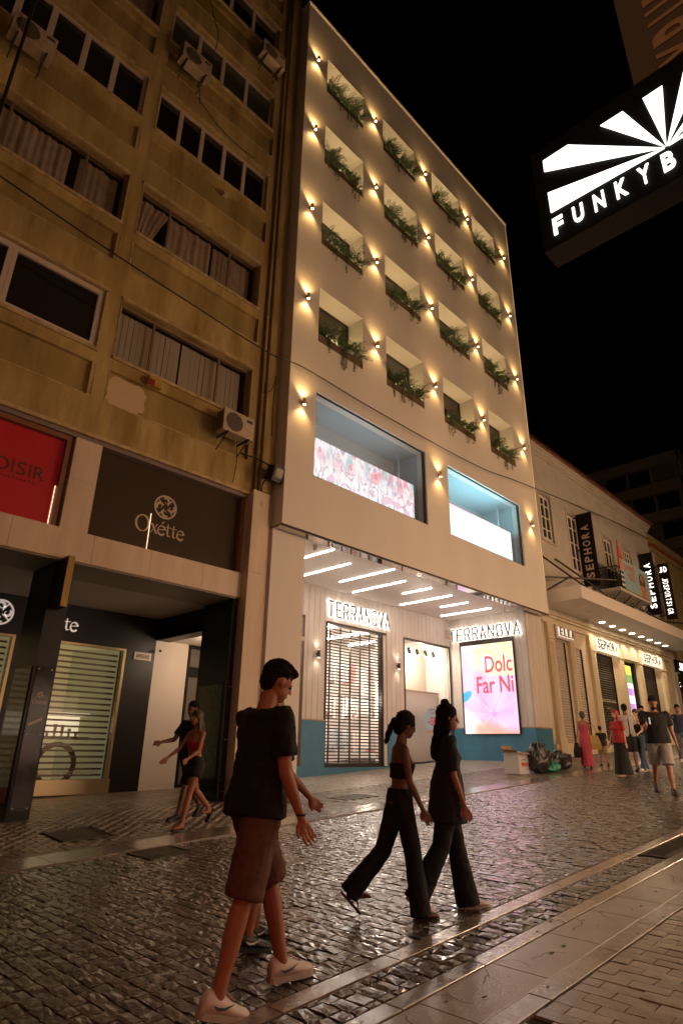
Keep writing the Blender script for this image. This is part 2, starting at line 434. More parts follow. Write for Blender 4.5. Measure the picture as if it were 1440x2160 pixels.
# cracks and dark spots let into the concrete and marble (thin recessed-looking tar lines lying on it)
b = MB()
for cx, cy, n_ in ((3.3, 2.2, 7), (3.55, 2.3, 6), (3.95, 2.22, 8), (4.3, 2.15, 7), (4.75, 2.3, 8), (5.2, 2.2, 6), (5.9, 2.25, 9), (6.6, 2.2, 8), (2.9, 2.15, 6)):
    a = rnd.uniform(.6, 2.4); x, y = cx, cy; pts = []
    for k in range(n_):
        pts.append((x, y)); a += rnd.uniform(-.7, .7); x += .05 * math.cos(a); y += .05 * math.sin(a)
        y = min(max(y, 2.07), 2.41)
    for k in range(len(pts) - 1):
        (xa, ya), (xb, yb) = pts[k], pts[k + 1]; dx, dy = xb - xa, yb - ya; l = math.hypot(dx, dy) + 1e-6; nx, ny = -dy / l * .0022, dx / l * .0022
        b.quad(*[(px, py, gz(px, py) + .0015) for px, py in ((xa - nx, ya - ny), (xb - nx, yb - ny), (xb + nx, yb + ny), (xa + nx, ya + ny))])
cr = b.build('crack', m_dark, slabs, recalc=False); cr['kind'] = 'stuff'
b = MB()
for k in range(46):
    x = 2.6 + rnd.random() ** 1.5 * 6; y = rnd.choice((2.5, 2.5, 2.25, 2.2, 1.98, 2.33)) + rnd.uniform(-.04, .04); r_ = rnd.uniform(.006, .022)
    dz = .0015
    b.v += []; n0 = len(b.v)
    for q in range(7):
        a = q / 7 * 6.283; rr = r_ * rnd.uniform(.6, 1.1); px, py = x + rr * 1.3 * math.cos(a), y + rr * .7 * math.sin(a); b.v.append((px, py, gz(px, py) + dz))
    b.f.append(tuple(range(n0, n0 + 7)))
sp = b.build('gum_stain', mat('gum_stain', (.07, .055, .045), .6), slabs, recalc=False); sp['kind'] = 'stuff'

def cover(name, label, cat, x0, x1, y0, y1, slots, dz=.002):
    t = empty(name, ((x0 + x1) / 2, (y0 + y1) / 2, gz((x0 + x1) / 2, (y0 + y1) / 2)), label, cat)
    def bb(a0, a1, c0, c1, h0, h1):
        b = MB(); zs = lambda x, y, h: gz(x, y) + h
        b.add([(a0, c0, zs(a0, c0, h0)), (a1, c0, zs(a1, c0, h0)), (a1, c1, zs(a1, c1, h0)), (a0, c1, zs(a0, c1, h0)), (a0, c0, zs(a0, c0, h1)), (a1, c0, zs(a1, c0, h1)), (a1, c1, zs(a1, c1, h1)), (a0, c1, zs(a0, c1, h1))],
              [(0, 3, 2, 1), (4, 5, 6, 7), (0, 1, 5, 4), (1, 2, 6, 5), (2, 3, 7, 6), (3, 0, 4, 7)]); return b
    w = .035
    fr = bb(x0, x1, y0, y0 + w, -.03, dz); 
    for r_ in ((x0, x1, y1 - w, y1), (x0, x0 + w, y0 + w, y1 - w), (x1 - w, x1, y0 + w, y1 - w)):
        q = bb(*r_, -.03, dz); fr.add(q.v, q.f)
    fr.build('frame', m_iron, t)
    q = bb(x0 + w, x1 - w, y0 + w, y1 - w, -.05, -.014); q.build('plate', m_dark if slots == 'grate' else m_iron, t)
    n = 12 if slots == 'grate' else 9
    for i in range(n):
        if slots == 'grate':
            a = x0 + w + (x1 - x0 - 2 * w) * (i + .25) / n; q = bb(a, a + (x1 - x0 - 2 * w) / n * .5, y0 + w, y1 - w, -.03, dz - .001)
        else:
            a = y0 + w + (y1 - y0 - 2 * w) * (i + .2) / n; q = bb(x0 + w + .01, x1 - w - .01, a, a + (y1 - y0 - 2 * w) / n * .6, -.016, dz - .003)
        q.build('bar', m_iron, t)
    return t
cover('manhole_cover', 'rectangular ribbed iron cover in the pavement before the dark stone pillar', 'manhole cover', 3.92, 4.56, 8.85, 9.58, 'rib', dz=.006)
cover('manhole_cover', 'worn iron cover set in the cobbles beside the far marble kerb', 'manhole cover', 4.1, 4.7, 6.95, 7.5, 'rib', dz=.014)
cover('manhole_cover', 'iron cover in the pavement before the shuttered shop entrance', 'manhole cover', 9.42, 10.28, 8.92, 9.48, 'rib', dz=.006)
cover('drain_grate', 'slotted iron drain grate in the gutter at the right edge of the street', 'drain', 7.62, 8.3, 2.58, 2.86, 'grate', dz=.004)
cover('drain_grate', 'second iron drain grate further along the gutter, half out of the picture', 'drain', 8.34, 9.0, 2.58, 2.86, 'grate', dz=.004)

# ------------------------------------------------------------------ left building: old plastered block
m_ochre = mat('stained_ochre_plaster', (.27, .18, .055), .85, col2=(.56, .42, .17), nscale=1.6, bump=.35, bscale=14, streak=1, contrast=(.36, .66), detail=12)
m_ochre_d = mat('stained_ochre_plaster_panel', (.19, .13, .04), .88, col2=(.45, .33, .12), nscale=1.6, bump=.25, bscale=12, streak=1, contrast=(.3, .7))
m_edge = mat('bare_edge_and_highlight', (.60, .46, .25), .8, col2=(.36, .26, .12), nscale=6)  # also colours the strips that paint edge highlights
m_pvc = mat('white_window_frame', (.60, .50, .42), .45)
m_alu = mat('brown_aluminium', (.30, .21, .14), .45, metal=.3)
m_glassd = mat('dark_window_glass', (.012, .009, .007), .06, spec=.7)
m_glassg = mat('grey_window_glass', (.05, .05, .045), .12, spec=.7)
m_curt = mat('old_curtain', (.60, .46, .34), .9, col2=(.46, .34, .24), nscale=5)
m_blind = mat('vertical_blind', (.62, .54, .42), .8)
m_room = mat('dark_room', (.02, .014, .01), .9)
m_stone = mat('cream_stone_cladding', (.74, .60, .46), .55, col2=(.55, .41, .30), nscale=2.2, bump=.08, bscale=25, streak=1, contrast=(.35, .8))
m_wood = mat('varnished_wood_frame', (.22, .095, .045), .5)
m_black = mat('black_cladding', (.009, .008, .009), .42, spec=.3)
m_blackgl = mat('polished_black_stone', (.014, .012, .013), .12, col2=(.03, .026, .028), nscale=7, spec=.4)
m_ceil = mat('grey_soffit', (.36, .31, .25), .7)
m_ac = mat('yellowed_ac_casing', (.55, .45, .33), .5, col2=(.42, .33, .23), nscale=8)
m_acd = mat('ac_grille', (.06, .05, .04), .6)
m_cable = mat('black_cable', (.015, .013, .012), .6)
m_whitew = mat('white_wall_paint', (.74, .66, .58), .7)
m_white = mat('white_plaster', (.79, .73, .67), .75, col2=(.745, .685, .62), nscale=1.0, bump=.06, bscale=30, streak=1, detail=8)
LB = empty('old_apartment_building', (4.0, 10.6, gz(4, 10.6)), 'old apartment block with stained ochre plaster and dark shop front below', 'building')
YF = 10.6
BA = (0.25, 3.72); BB = (4.1, 7.55)
PIT = 3.35; ZB = [8.82 + PIT * k for k in range(7)]
holes = []
for k, zb in enumerate(ZB):
    for b0, b1 in (BA, BB, (-3.6, -.13)):
        holes.append((b0, b1, zb, zb + 1.42)); holes.append((b0 if b0 != BB[0] else b0, b1 + (.07 if b1 == BB[1] else 0), zb - 1.07, zb - .33))
wall_holes('wall', m_ochre, LB, -6, 7.92, 6.93, 33, YF, YF + .3, holes)
MB().box(-6, 8.26, YF + .9, YF + 9, 6.9, 32.9).build('core', m_room, LB)
for k, zb in enumerate(ZB):
    for b0, b1 in (BA, BB, (-3.6, -.13)):
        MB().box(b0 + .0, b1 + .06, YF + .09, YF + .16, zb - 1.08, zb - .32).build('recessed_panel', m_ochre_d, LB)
        MB().box(b0 - .03, b1 + .04, YF - .05, YF + .12, zb - .075, zb - .005).build('sill', m_edge, LB)
        # ledge, then pale strips that paint highlights along panel and window edges
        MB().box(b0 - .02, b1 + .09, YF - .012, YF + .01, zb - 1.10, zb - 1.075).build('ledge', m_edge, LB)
        MB().box(b0 - .028, b0 - .004, YF - .012, YF + .01, zb - 1.075, zb - .33).build('arris_highlight', m_edge, LB); MB().box(b1 + .075, b1 + .095, YF - .012, YF + .01, zb - 1.075, zb - .33).build('arris_highlight', m_edge, LB)
        MB().box(b0 - .028, b0 - .004, YF - .014, YF + .01, zb, zb + 1.42).build('arris_highlight', m_edge, LB); MB().box(b1 + .01, b1 + .035, YF - .014, YF + .01, zb, zb + 1.42).build('arris_highlight', m_edge, LB)
        MB().box(b0 - .04, b1 + .06, YF - .045, YF + .02, zb + 1.425, zb + 1.50).build('window_hood', m_edge, LB)
def curtain(x0, x1, z0, z1, y, parent, m=m_curt, amp=.036, name='curtain', skew=0.0, gath=None, per=.16):
    b = MB(); nx = max(8, int((x1 - x0) / .022)); nz = 8; ph = rnd.uniform(0, 6)
    ks = [rnd.uniform(.8, 1.3) for _ in range(4)]
    for j in range(nz + 1):
        t = j / nz; z = z0 + (z1 - z0) * t
        for i in range(nx + 1):
            u = i / nx
            x = x0 + (x1 - x0) * u
            if gath: x = x0 + (x1 - x0) * (u * (1 - gath * (1 - t) ** .8 * .75))
            a = x0 + (x1 - x0) * u
            yy = y + amp * (math.sin(a * 6.283 / per * ks[0] + ph + math.sin(t * 1.2 + a * 4 + ks[1] * 9) * .8) * .42 + math.sin(a * 6.283 / (per * 2.3) + ph) * .4 + .5 * noise.noise(Vector((a * 4, t * .6, ph))))
            b.v.append((x + skew * (1 - t), yy, z))
    b.f = [(j * (nx + 1) + i, j * (nx + 1) + i + 1, (j + 1) * (nx + 1) + i + 1, (j + 1) * (nx + 1) + i) for j in range(nz) for i in range(nx)]
    return b.build(name, m, parent, smooth=True, recalc=False)
def window(par, x0, x1, z0, z1, y, mull, fm, gm, fw=.05, mw=.06, depth=.06, transom=None, gy=.03, name='window'):
    """window frame mesh with one pane child per light"""
    b = MB()
    b.box(x0, x1, y, y + depth, z1 - fw, z1); b.box(x0, x1, y, y + depth, z0, z0 + fw)
    b.box(x0, x0 + fw, y, y + depth, z0 + fw, z1 - fw); b.box(x1 - fw, x1, y, y + depth, z0 + fw, z1 - fw)
    for mx_ in mull:
        b.box(mx_ - mw / 2, mx_ - .005, y + .002, y + depth - .002, z0 + fw, z1 - fw); b.box(mx_ + .005, mx_ + mw / 2, y + .004, y + depth - .004, z0 + fw, z1 - fw)
        b.box(mx_ - .005, mx_ + .005, y + .014, y + depth - .006, z0 + fw, z1 - fw)
    if transom: b.box(x0 + fw, x1 - fw, y + .003, y + depth - .003, transom - .03, transom + .03)
    w = b.build(name, fm, par)
    xs = [x0 + fw] + [v for mx_ in mull for v in (mx_ - mw / 2, mx_ + mw / 2)] + [x1 - fw]
    zs = [(z0 + fw, z1 - fw)] if not transom else [(z0 + fw, transom - .03), (transom + .03, z1 - fw)]
    for i in range(0, len(xs), 2):
        for za, zb_ in zs:
            MB().box(xs[i], xs[i+1], y + gy, y + gy + .008, za, zb_).build('pane', gm, w)
    return w
m_glassc = glass('clear_old_glass', (.03, .025, .02), .08, .16)
yw = YF + .14
# bay A
w = window(LB, .25, 3.72, ZB[0], ZB[0] + 1.42, yw - .09, [1.93], m_pvc, m_glassd, fw=.12, mw=.17, depth=.12, gy=.05)
w = window(LB, .25, 3.72, ZB[1], ZB[1] + 1.42, yw, [1.27, 2.83], m_alu, m_glassc, fw=.035, mw=.05)
curtain(.32, 2.55, ZB[1] + .03, ZB[1] + 1.36, yw + .2, w); curtain(2.75, 3.62, ZB[1] + .03, ZB[1] + 1.36, yw + .2, w)
w = window(LB, .25, 3.72, ZB[2], ZB[2] + 1.42, yw - .06, [.83, 1.5, 2.25, 2.95], m_pvc, m_glassd, fw=.07, mw=.13, depth=.09, gy=.05)
w = window(LB, .25, 3.72, ZB[3], ZB[3] + 1.42, yw, [1.4, 2.6], m_alu, m_glassc, fw=.05); curtain(.3, 3.6, ZB[3], ZB[3] + 1.4, yw + .2, w)
for k in (4, 5): window(LB, .25, 3.72, ZB[k], ZB[k] + 1.42, yw, [1.4, 2.6], m_alu, m_glassd)
for k in range(6): window(LB, -3.6, -.13, ZB[k], ZB[k] + 1.42, yw, [-2.4, -1.2], m_alu, m_glassd)
# bay B
w = window(LB, 4.1, 7.55, ZB[0], ZB[0] + 1.42, yw, [4.94, 6.67], m_alu, m_glassc, fw=.05, mw=.05)
w['label'] = 'wide window hung with vertical blinds'
sx = 4.17
while sx < 7.38:
    if not (5.58 < sx < 5.64):
        MB().box(sx, sx + .126, yw + .17, yw + .175, ZB[0] + .05, ZB[0] + 1.34, Matrix.Translation((sx, yw + .17, 0)) @ Matrix.Rotation(rnd.uniform(.0, .14), 4, 'Z') @ Matrix.Translation((-sx, -yw - .17, 0))).build('blind_slat', m_blind, w)
    sx += .128 if not 5.5 < sx < 5.58 else .17
w = window(LB, 4.1, 7.55, ZB[1], ZB[1] + 1.42, yw, [4.9, 6.66], m_alu, m_glassc, fw=.035, mw=.045)
curtain(4.16, 5.0, ZB[1] + .03, ZB[1] + 1.36, yw + .2, w, gath=.75); curtain(4.98, 6.2, ZB[1] + .03, ZB[1] + 1.36, yw + .2, w); curtain(6.28, 7.45, ZB[1] + .03, ZB[1] + 1.36, yw + .22, w, amp=.03)
window(LB, 4.1, 7.55, ZB[2], ZB[2] + 1.42, yw - .04, [4.77, 5.42, 6.12, 6.80], m_pvc, m_glassd, fw=.06, mw=.11, depth=.09, gy=.05)
window(LB, 4.1, 7.55, ZB[3], ZB[3] + 1.42, yw - .02, [4.97, 5.77, 6.61], m_pvc, m_glassg, fw=.055, mw=.11, depth=.08, gy=.05)
window(LB, 4.1, 7.55, ZB[4], ZB[4] + 1.42, yw - .02, [4.97, 5.77, 6.61], m_pvc, m_glassd, fw=.055, mw=.11, depth=.08, gy=.05)
window(LB, 4.1, 7.55, ZB[5], ZB[5] + 1.42, yw - .02, [4.97, 5.77, 6.61], m_alu, m_glassd)
MB().box(-6, 3.74, YF + .24, YF + .32, ZB[0], 33).build('dark_backing', m_room, None)
bpy.data.objects.remove(bpy.data.objects['dark_backing'])
# projecting end strip and drainpipe
MB().box(7.92, 8.26, 10.40, 11.2, 7.0, 33).build('end_pier', m_ochre, LB)
b = MB(); b.cyl((7.86, 10.52, 6.95), (7.86, 10.52, 30), .045, 10)
for z in range(8, 30, 2): b.cyl((7.86, 10.52, z), (7.86, 10.52, z + .07), .06, 10)
b.build('drainpipe', m_ochre_d, LB, smooth=True)
# pale patch of new plaster, cracks
b = MB(); n0 = 22
pp = [(4.12 + .42 + .42 * math.copysign(abs(math.cos(a)) ** .6, math.cos(a)) * (1 + rnd.uniform(-.12, .12)), 8.12 + .34 * math.copysign(abs(math.sin(a)) ** .6, math.sin(a)) * (1 + rnd.uniform(-.08, .08))) for a in [6.283 * k / n0 for k in range(n0)]]
b.add([(x, YF + .087, z) for x, z in pp] + [(x, YF + .10, z) for x, z in pp], [tuple(range(n0))] + [(k, (k + 1) % n0, n0 + (k + 1) % n0, n0 + k) for k in range(n0)])
b.build('plaster_patch', mat('fresh_plaster', (.62, .46, .30), .8), LB)
# ledge above the shops and stone framework
MB().box(-6, 7.92, 10.50, 10.9, 6.86, 6.93).build('cornice', m_edge, LB)
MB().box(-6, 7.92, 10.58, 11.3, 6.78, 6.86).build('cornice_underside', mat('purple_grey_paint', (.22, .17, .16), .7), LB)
x = -6.0; seams = [-6, -4.1, -2.2, -.3, 1.5, 2.93, 4.35, 5.5, 6.7, 7.70]
for a, c in zip(seams, seams[1:]):
    MB().box(a + .003, c - .003, 10.56, 10.95, 4.44, 4.985).build('stone_slab', m_stone, LB)
MB().box(-6, 7.70, 10.58, 11.7, 4.40, 4.437).build('soffit_beam', mat('brown_beam', (.20, .16, .115), .6), LB)
for (a, c) in ((3.70, 4.20), (7.69, 7.915)):
    for z0, z1 in ((4.99, 5.95), (5.955, 6.78)):
        MB().box(a, c, 10.57, 10.9, z0, z1).build('stone_slab', m_stone, LB)
# red shop panel
def showcase(x0, x1, z0, z1, pm, label):
    f = MB(); f.box(x0, x1, 10.64, 10.80, z1 - .09, z1); f.box(x1 - .09, x1, 10.64, 10.80, z0, z1 - .09); f.box(x0, x0 + .04, 10.64, 10.80, z0, z1 - .09)
    w = f.build('shop_window', m_wood, LB); w['label'] = label
    MB().box(x0 + .04, x1 - .09, 10.76, 10.79, z0, z1 - .09).build('panel', pm, w); return w
m_red = mat('red_film', (.40, .018, .022), .35, spec=.5, emit=(.5, .012, .015), estr=.06)
m_oxp = mat('dark_bronze_film', (.055, .042, .028), .05, spec=.4)
wr = showcase(-1.3, 3.66, 4.99, 6.78, m_red, 'red shop panel with dark lettering')
wo_ = showcase(4.20, 7.69, 4.99, 6.90, m_oxp, 'dark bronze shop panel with cream emblem and name')
m_txt_d = mat('dark_lettering', (.045, .035, .012), .5)
m_txt_c = mat('cream_lettering', (.55, .44, .33), .5)
U, W = (1, 0, 0), (0, 0, 1)
for ch, xx, wd in zip('LOISIR', (2.28, 2.48, 2.78, 2.86, 3.07, 3.155), (.15, .26, .032, .16, .032, .19)):
    text('letter', ch, .25, m_txt_d, wr, (xx + .0, 10.757, 5.79), U, W, width=wd, extrude=.004)
def script(par, m, x0, z0, w, h, n, seed, y):
    r = random.Random(seed); pts = []
    for i in range(n * 6):
        t = i / (n * 6); a = i / 6 * 6.283
        pts.append((t * w + .35 * w / n * math.cos(a), h * (.5 + .5 * math.sin(a)) * (1 if i // 6 % 4 else 2)))
    MB().ribbon(pts, .010, (x0, y, z0), U, W, -.003).build('script_lettering', m, par)
script(wr, m_txt_d, 2.3, 5.70, .92, .03, 14, 3, 10.757)
def emblem(par, m, cx, cz, r, y, th=-.004, name='emblem', U=(1, 0, 0)):
    b = MB(); W = (0, 0, 1); b.ring((cx, y, cz), U, W, r * .86, r, 36, th)
    for q in range(4):
        a0 = q * math.pi / 2; pts = []; ws = []
        for i in range(20):
            t = i / 19; ang = a0 + 2.4 - t * 5.2; rad = r * (.33 * (1 - t * .72)); cx0, cz0 = .47 * r * math.cos(a0 + math.pi / 2), .47 * r * math.sin(a0 + math.pi / 2)
            pts.append((cx0 + rad * math.cos(ang), cz0 + rad * math.sin(ang))); ws.append(r * (.05 + .15 * math.sin(math.pi * min(1, t * 1.3 + .12))))
        b.ribbon(pts, ws, (cx, y, cz), U, W, th)
        pts = [(r * .2 * math.cos(a0 + math.pi / 4), r * .2 * math.sin(a0 + math.pi / 4)), (r * .45 * math.cos(a0 + math.pi / 4 + .25), r * .45 * math.sin(a0 + math.pi / 4 + .25)), (r * .9 * math.cos(a0 + .9), r * .9 * math.sin(a0 + .9))]
        b.ribbon(pts, [r * .04, r * .16, r * .06], (cx, y, cz), U, W, th)
    return b.build(name, m, par)
emblem(wo_, m_txt_c, 5.78, 6.03, .26, 10.757)
def serif_word(par, m, x0, zb, size, y, U=(1, 0, 0), N_=-1, hs=None, th=.004, name='letter'):
    """'Oxétte' drawn with a broad pen: list of strokes per letter"""
    W = (0, 0, 1); s = size
    def pen(pts, w): 
        b.ribbon([(x + p[0] * s, p[1] * s) for p in pts], [q * s for q in w] if isinstance(w, (list, tuple)) else w * s, (x0, y, zb), U, W, -th)
    def arc(cx, cz, rx, rz, a0, a1, n=18): return [(cx + rx * math.cos(R(a0 + (a1 - a0) * i / n)), cz + rz * math.sin(R(a0 + (a1 - a0) * i / n))) for i in range(n + 1)]
    x = 0.0
    for ch in 'Oxétte':
        b = MB()
        if ch == 'O':
            p = arc(.42, .40, .38, .46, 0, 360, 30); pen(p, [.05 + .08 * abs(math.cos(R(360 * i / 30 - 12))) for i in range(31)]); adv = .90
        elif ch == 'x':
            pen([(.02, .52), (.10, .52), (.40, .02), (.48, .0)], [.04, .11, .11, .03]); pen([(.42, .52), (.06, .0)], .04); pen([(.34, .53), (.48, .53)], .03); pen([(.0, .01), (.15, .01)], .03); adv = .46
        elif ch in 'éeE':
            p = arc(.26, .26, .22, .27, 10, 325, 24); pen(p, [.04 + .07 * abs(math.cos(R(180 + i * 9))) for i in range(25)]); pen([(.06, .28), (.47, .34)], .045)
            if ch == 'é': pen([(.22, .64), (.36, .80)], [.04, .08])
            adv = .50
        else:
            pen([(.14, .72), (.14, .12), (.20, .02), (.34, .04)], [.06, .10, .09, .04]); pen([(.0, .52), (.36, .54)], .04); adv = .36
        b.build(name, m, par); x += adv * s
    return x
serif_word(wo_, m_txt_c, 5.17, 5.42, .36, 10.757)
# thin glowing lines that paint reflections onto the panels
m_refl = mat('warm_reflection', (.9, .7, .45), .4, emit=(1, .72, .42), estr=1.6)
t = MB().cyl((3.55, 10.74, 4.99), (3.55, 10.74, 5.78), .008, 8).build('reflection_line', m_refl, LB)
t = MB().cyl((5.47, 10.74, 4.99), (5.47, 10.74, 5.80), .008, 8).build('reflection_line', m_refl, LB)

# end slab and white pillar of the neighbour
MB().box(7.70, 8.17, 10.35, 11.2, gz(8, 10.3) - .1, 5.0).build('stone_slab', m_stone, LB)
MB().box(7.70, 8.17, 10.35, 11.2, 5.004, 6.95).build('stone_slab', m_stone, LB)
MB().box(8.17, 8.30, 10.44, 11.2, gz(8, 10.3) - .1, 7.0).build('joint_strip', m_stone, LB)
MB().cyl((8.225, 10.41, .5), (8.225, 10.41, 6.9), .022, 8).build('conduit', m_stone, LB, smooth=True)

# portico: black shop below
bz = gz(6, 12)
b = MB()
def pillar(x0, x1, y0, y1):
    zb = gz((x0 + x1) / 2, y0) - .05
    o = MB().box(x0, x1, y0, y1, zb, 4.40).build('pillar', m_black, LB)
    MB().box(x0 + .03, x1 - .03, y0 - .015, y0 - .001, zb + .17, 2.62).build('stone_plaque', m_blackgl, o)
    for zz in (zb + .22, 1.55, 2.57):
        for xx in (x0 + .07, x1 - .07):
            MB().cyl((xx, y0 - .022, zz), (xx, y0 - .014, zz), .012, 8).build('screw', m_pvc, o)
    MB().box(x0 - .015, x0 - .001, y0 + .1, y1 - .12, zb + .17, 2.62).build('stone_plaque', m_blackgl, o)
    return o
p1 = pillar(3.80, 4.15, 10.72, 11.7); p2 = pillar(7.56, 7.76, 10.62, 11.7)
serif_word(p1, m_txt_c, 3.86, 2.02, .075, 10.703); emblem(p1, m_txt_c, 3.97, 2.16, .045, 10.703)
MB().ribbon([(0, 0), (.2, .09)], .035, (3.86, 10.703, 1.70), U, W, -.002).build('sticker', m_stone, p1)
MB().box(-6, 7.74, 11.7, 14.3, 4.405, 4.5).build('portico_ceiling', m_ceil, LB)
# back wall of the portico with two shuttered windows
wall_holes('shop_front', m_black, LB, -6, 7.745, gz(6, 14) - .2, 4.405, 14.0, 14.3, [(-.5, 4.45, .55, 3.57), (5.0, 6.97, .62, 3.57)])
m_goldfr = mat('brushed_bronze', (.35, .27, .16), .35, metal=.8)
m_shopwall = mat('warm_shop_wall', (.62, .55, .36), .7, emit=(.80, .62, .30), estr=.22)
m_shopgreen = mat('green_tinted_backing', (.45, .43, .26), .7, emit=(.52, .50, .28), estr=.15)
m_case = mat('lit_display', (.8, .75, .6), .6, emit=(1, .85, .58), estr=.65)
m_slat = mat('steel_shutter_slat', (.20, .155, .10), .45, metal=.3)
m_greenglass = glass('green_edged_glass', (.10, .14, .08), .05, .06)
def jewel_window(x0, x1, z0, z1, label):
    f = MB(); f.box(x0, x0 + .06, 13.96, 14.08, z0, z1); f.box(x1 - .06, x1, 13.96, 14.08, z0, z1); f.box(x0 + .06, x1 - .06, 13.96, 14.08, z1 - .05, z1)
    f.box(x0 - .02, x1 + .02, 13.92, 14.1, z0 - .30, z0 - .002)
    w = f.build('shop_window', m_goldfr, LB); w['label'] = label
    MB().box(x0 + .06, x1 - .06, 14.09, 14.10, z0, z1 - .05).build('pane', m_greenglass, w)
    b = MB(); b.quad((x0 - .8, 15.9, z0 - .5), (x1 + .6, 15.9, z0 - .5), (x1 + .6, 15.9, z1 + .4), (x0 - .8, 15.9, z1 + .4)); b.build('back_wall', m_shopwall, w)
    b = MB(); b.quad((x1 - .5, 15.85, z0 - .5), (x1 + .5, 14.3, z0 - .5), (x1 + .5, 14.3, z1 + .4), (x1 - .5, 15.85, z1 + .4)); b.build('side_wall', m_shopgreen, w)
    MB().box(x0 - .5, x1 + .5, 14.3, 15.9, z1 + .1, z1 + .2).build('shop_ceiling', m_shopwall, w)
    z = z0 + .05; 
    while z < z1 - .1:
        MB().box(x0 + .07, x1 - .07, 14.22, 14.235, z, z + .042, None).build('shutter_slat', m_slat, w); z += .125
    # display shelf with small stands
    MB().box(x0, x1 - .25, 14.7, 15.1, 1.52, 1.58).build('display_shelf', m_wood, w)
    MB().box(x0, x1 - .3, 14.72, 15.08, 2.05, 2.10).build('display_lamp', m_case, w)
    MB().box(x0 + .3, x1 - .35, 15.12, 15.14, 1.60, 2.03).build('lit_display_back', m_case, w)
    for i in range(9):
        xx = x0 + .15 + i * (x1 - x0 - .5) / 9; hh = rnd.uniform(.06, .3)
        MB().cyl((xx, 14.85, 1.58), (xx, 14.85, 1.58 + hh), .025, 8, .045).build('jewel_stand', m_pvc, w)
    MB().ring(((x0 + x1) / 2, 14.6, 1.0), U, W, .36, .47, 30, .03).build('display_ring', m_wood, w)
    return w
jw1 = jewel_window(-.5, 4.45, .62, 3.57, 'lit shop window behind a slatted shutter, left of the dark pillar'); jw2 = jewel_window(5.0, 6.97, .72, 3.57, 'lit shop window behind a slatted shutter, right of the dark pillar')
text('website_lettering', 'www.oxette.com', .10, m_txt_c, jw2, (5.45, 14.085, .80), U, W, width=1.3, extrude=.002)
text('website_lettering', 'eshop online', .09, m_txt_c, jw2, (5.08, 14.085, .80), U, W, width=.33, extrude=.002)
m_halo = mat('silver_lit_letter', (.85, .8, .75), .15, metal=.9, emit=(1, .85, .75), estr=.35)
b0 = len(bpy.data.objects)
sg = empty('shop_name_sign', (4.6, 13.95, 3.8), 'silver shop name with round scroll emblem on the black fascia, mostly behind the pillar', 'shop sign')
emblem(sg, m_halo, 4.05, 4.0, .27, 13.97, th=-.02)
serif_word(sg, m_halo, 4.60, 3.82, .365, 13.97, th=.03)
# vent
v_ = MB(); v_.box(7.19, 7.64, 13.97, 13.99, 3.36, 3.40); v_.box(7.19, 7.64, 13.97, 13.99, 3.50, 3.54); v_.box(7.19, 7.24, 13.97, 13.99, 3.40, 3.50); v_.box(7.59, 7.64, 13.97, 13.99, 3.40, 3.50)
v_ = v_.build('air_vent', m_pvc, LB)
for i in range(3): MB().box(7.24, 7.59, 13.972, 13.985, 3.408 + .032 * i, 3.42 + .032 * i).build('louvre', m_pvc, v_)
# right return wall of the portico, black above, open entrance with white wall behind
MB().box(7.745, 8.1, 11.2, 14.3, 3.88, 4.5).build('entrance_lintel', m_black, LB)
MB().box(7.745, 8.1, 13.72, 14.3, 0.1, 3.88).build('shop_corner', m_black, LB)
bpy.data.objects.remove(bpy.data.objects['shop_corner'])
MB().box(7.745, 8.62, 14.0, 14.3, .3, 3.92).build('entrance_wall', m_whitew, LB)
MB().box(8.62, 8.72, 14.05, 14.3, .3, 3.92).build('entrance_return', m_whitew, LB)
MB().box(7.745, 10.2, 11.2, 14.0, 3.90, 4.0).build('entrance_ceiling', m_whitew, LB)
d = MB(); d.box(8.74, 8.84, 14.1, 14.2, .4, 3.90); d.box(8.84, 10.0, 14.1, 14.2, 3.82, 3.90); d.box(8.84, 10.0, 14.1, 14.2, 3.10, 3.36); d.box(9.30, 9.40, 14.1, 14.2, .4, 3.1); d.box(8.84, 10.0, 14.1, 14.2, .4, .55)
d = d.build('entrance_door', m_black, LB)
m_dglass = mat('reflecting_door_glass', (.16, .145, .12), .12, spec=.7)
for a, c, e, f in ((8.84, 10.0, 3.36, 3.82), (8.84, 9.3, .55, 3.1), (9.4, 10.0, .55, 3.1)): MB().box(a, c, 14.14, 14.16, e, f).build('pane', m_dglass, d)
ld = bpy.data.lights.new('entrance_fill', 'POINT'); ld.energy = 60; ld.color = (1, .74, .52); ld.shadow_soft_size = .15  # unseen lamp added to brighten the white entrance wall
lo = bpy.data.objects.new('entrance_fill', ld); C.objects.link(lo); lo.parent = LB; lo.location = Vector((8.6, 12.3, 3.6)) - wloc(LB)
MB().cyl((8.75, 12.2, 3.80), (8.75, 12.2, 3.898), .16, 16).build('added_ceiling_lamp', m_pvc, LB)  # body for the added entrance lamp
# wall between portico and white building
MB().box(8.1, 9.3, 11.2, 11.3, .3, 3.9).build('inner_wall', m_whitew, LB)
# wall cameras under the lintel
for x_, y_, z_ in ((7.66, 10.72, 4.33), (7.79, 13.85, 3.62)):
    c_ = MB().cyl((x_, y_, z_), (x_ - .04, y_ - .10, z_ - .02), .03, 10).build('wall_camera', m_acd, None); origin_thing(c_, (x_, y_, z_))
    tagp(c_, 'small dark camera under the stone band at the right pillar' if y_ < 11 else 'small dark camera at the edge of the white entrance wall', 'camera')
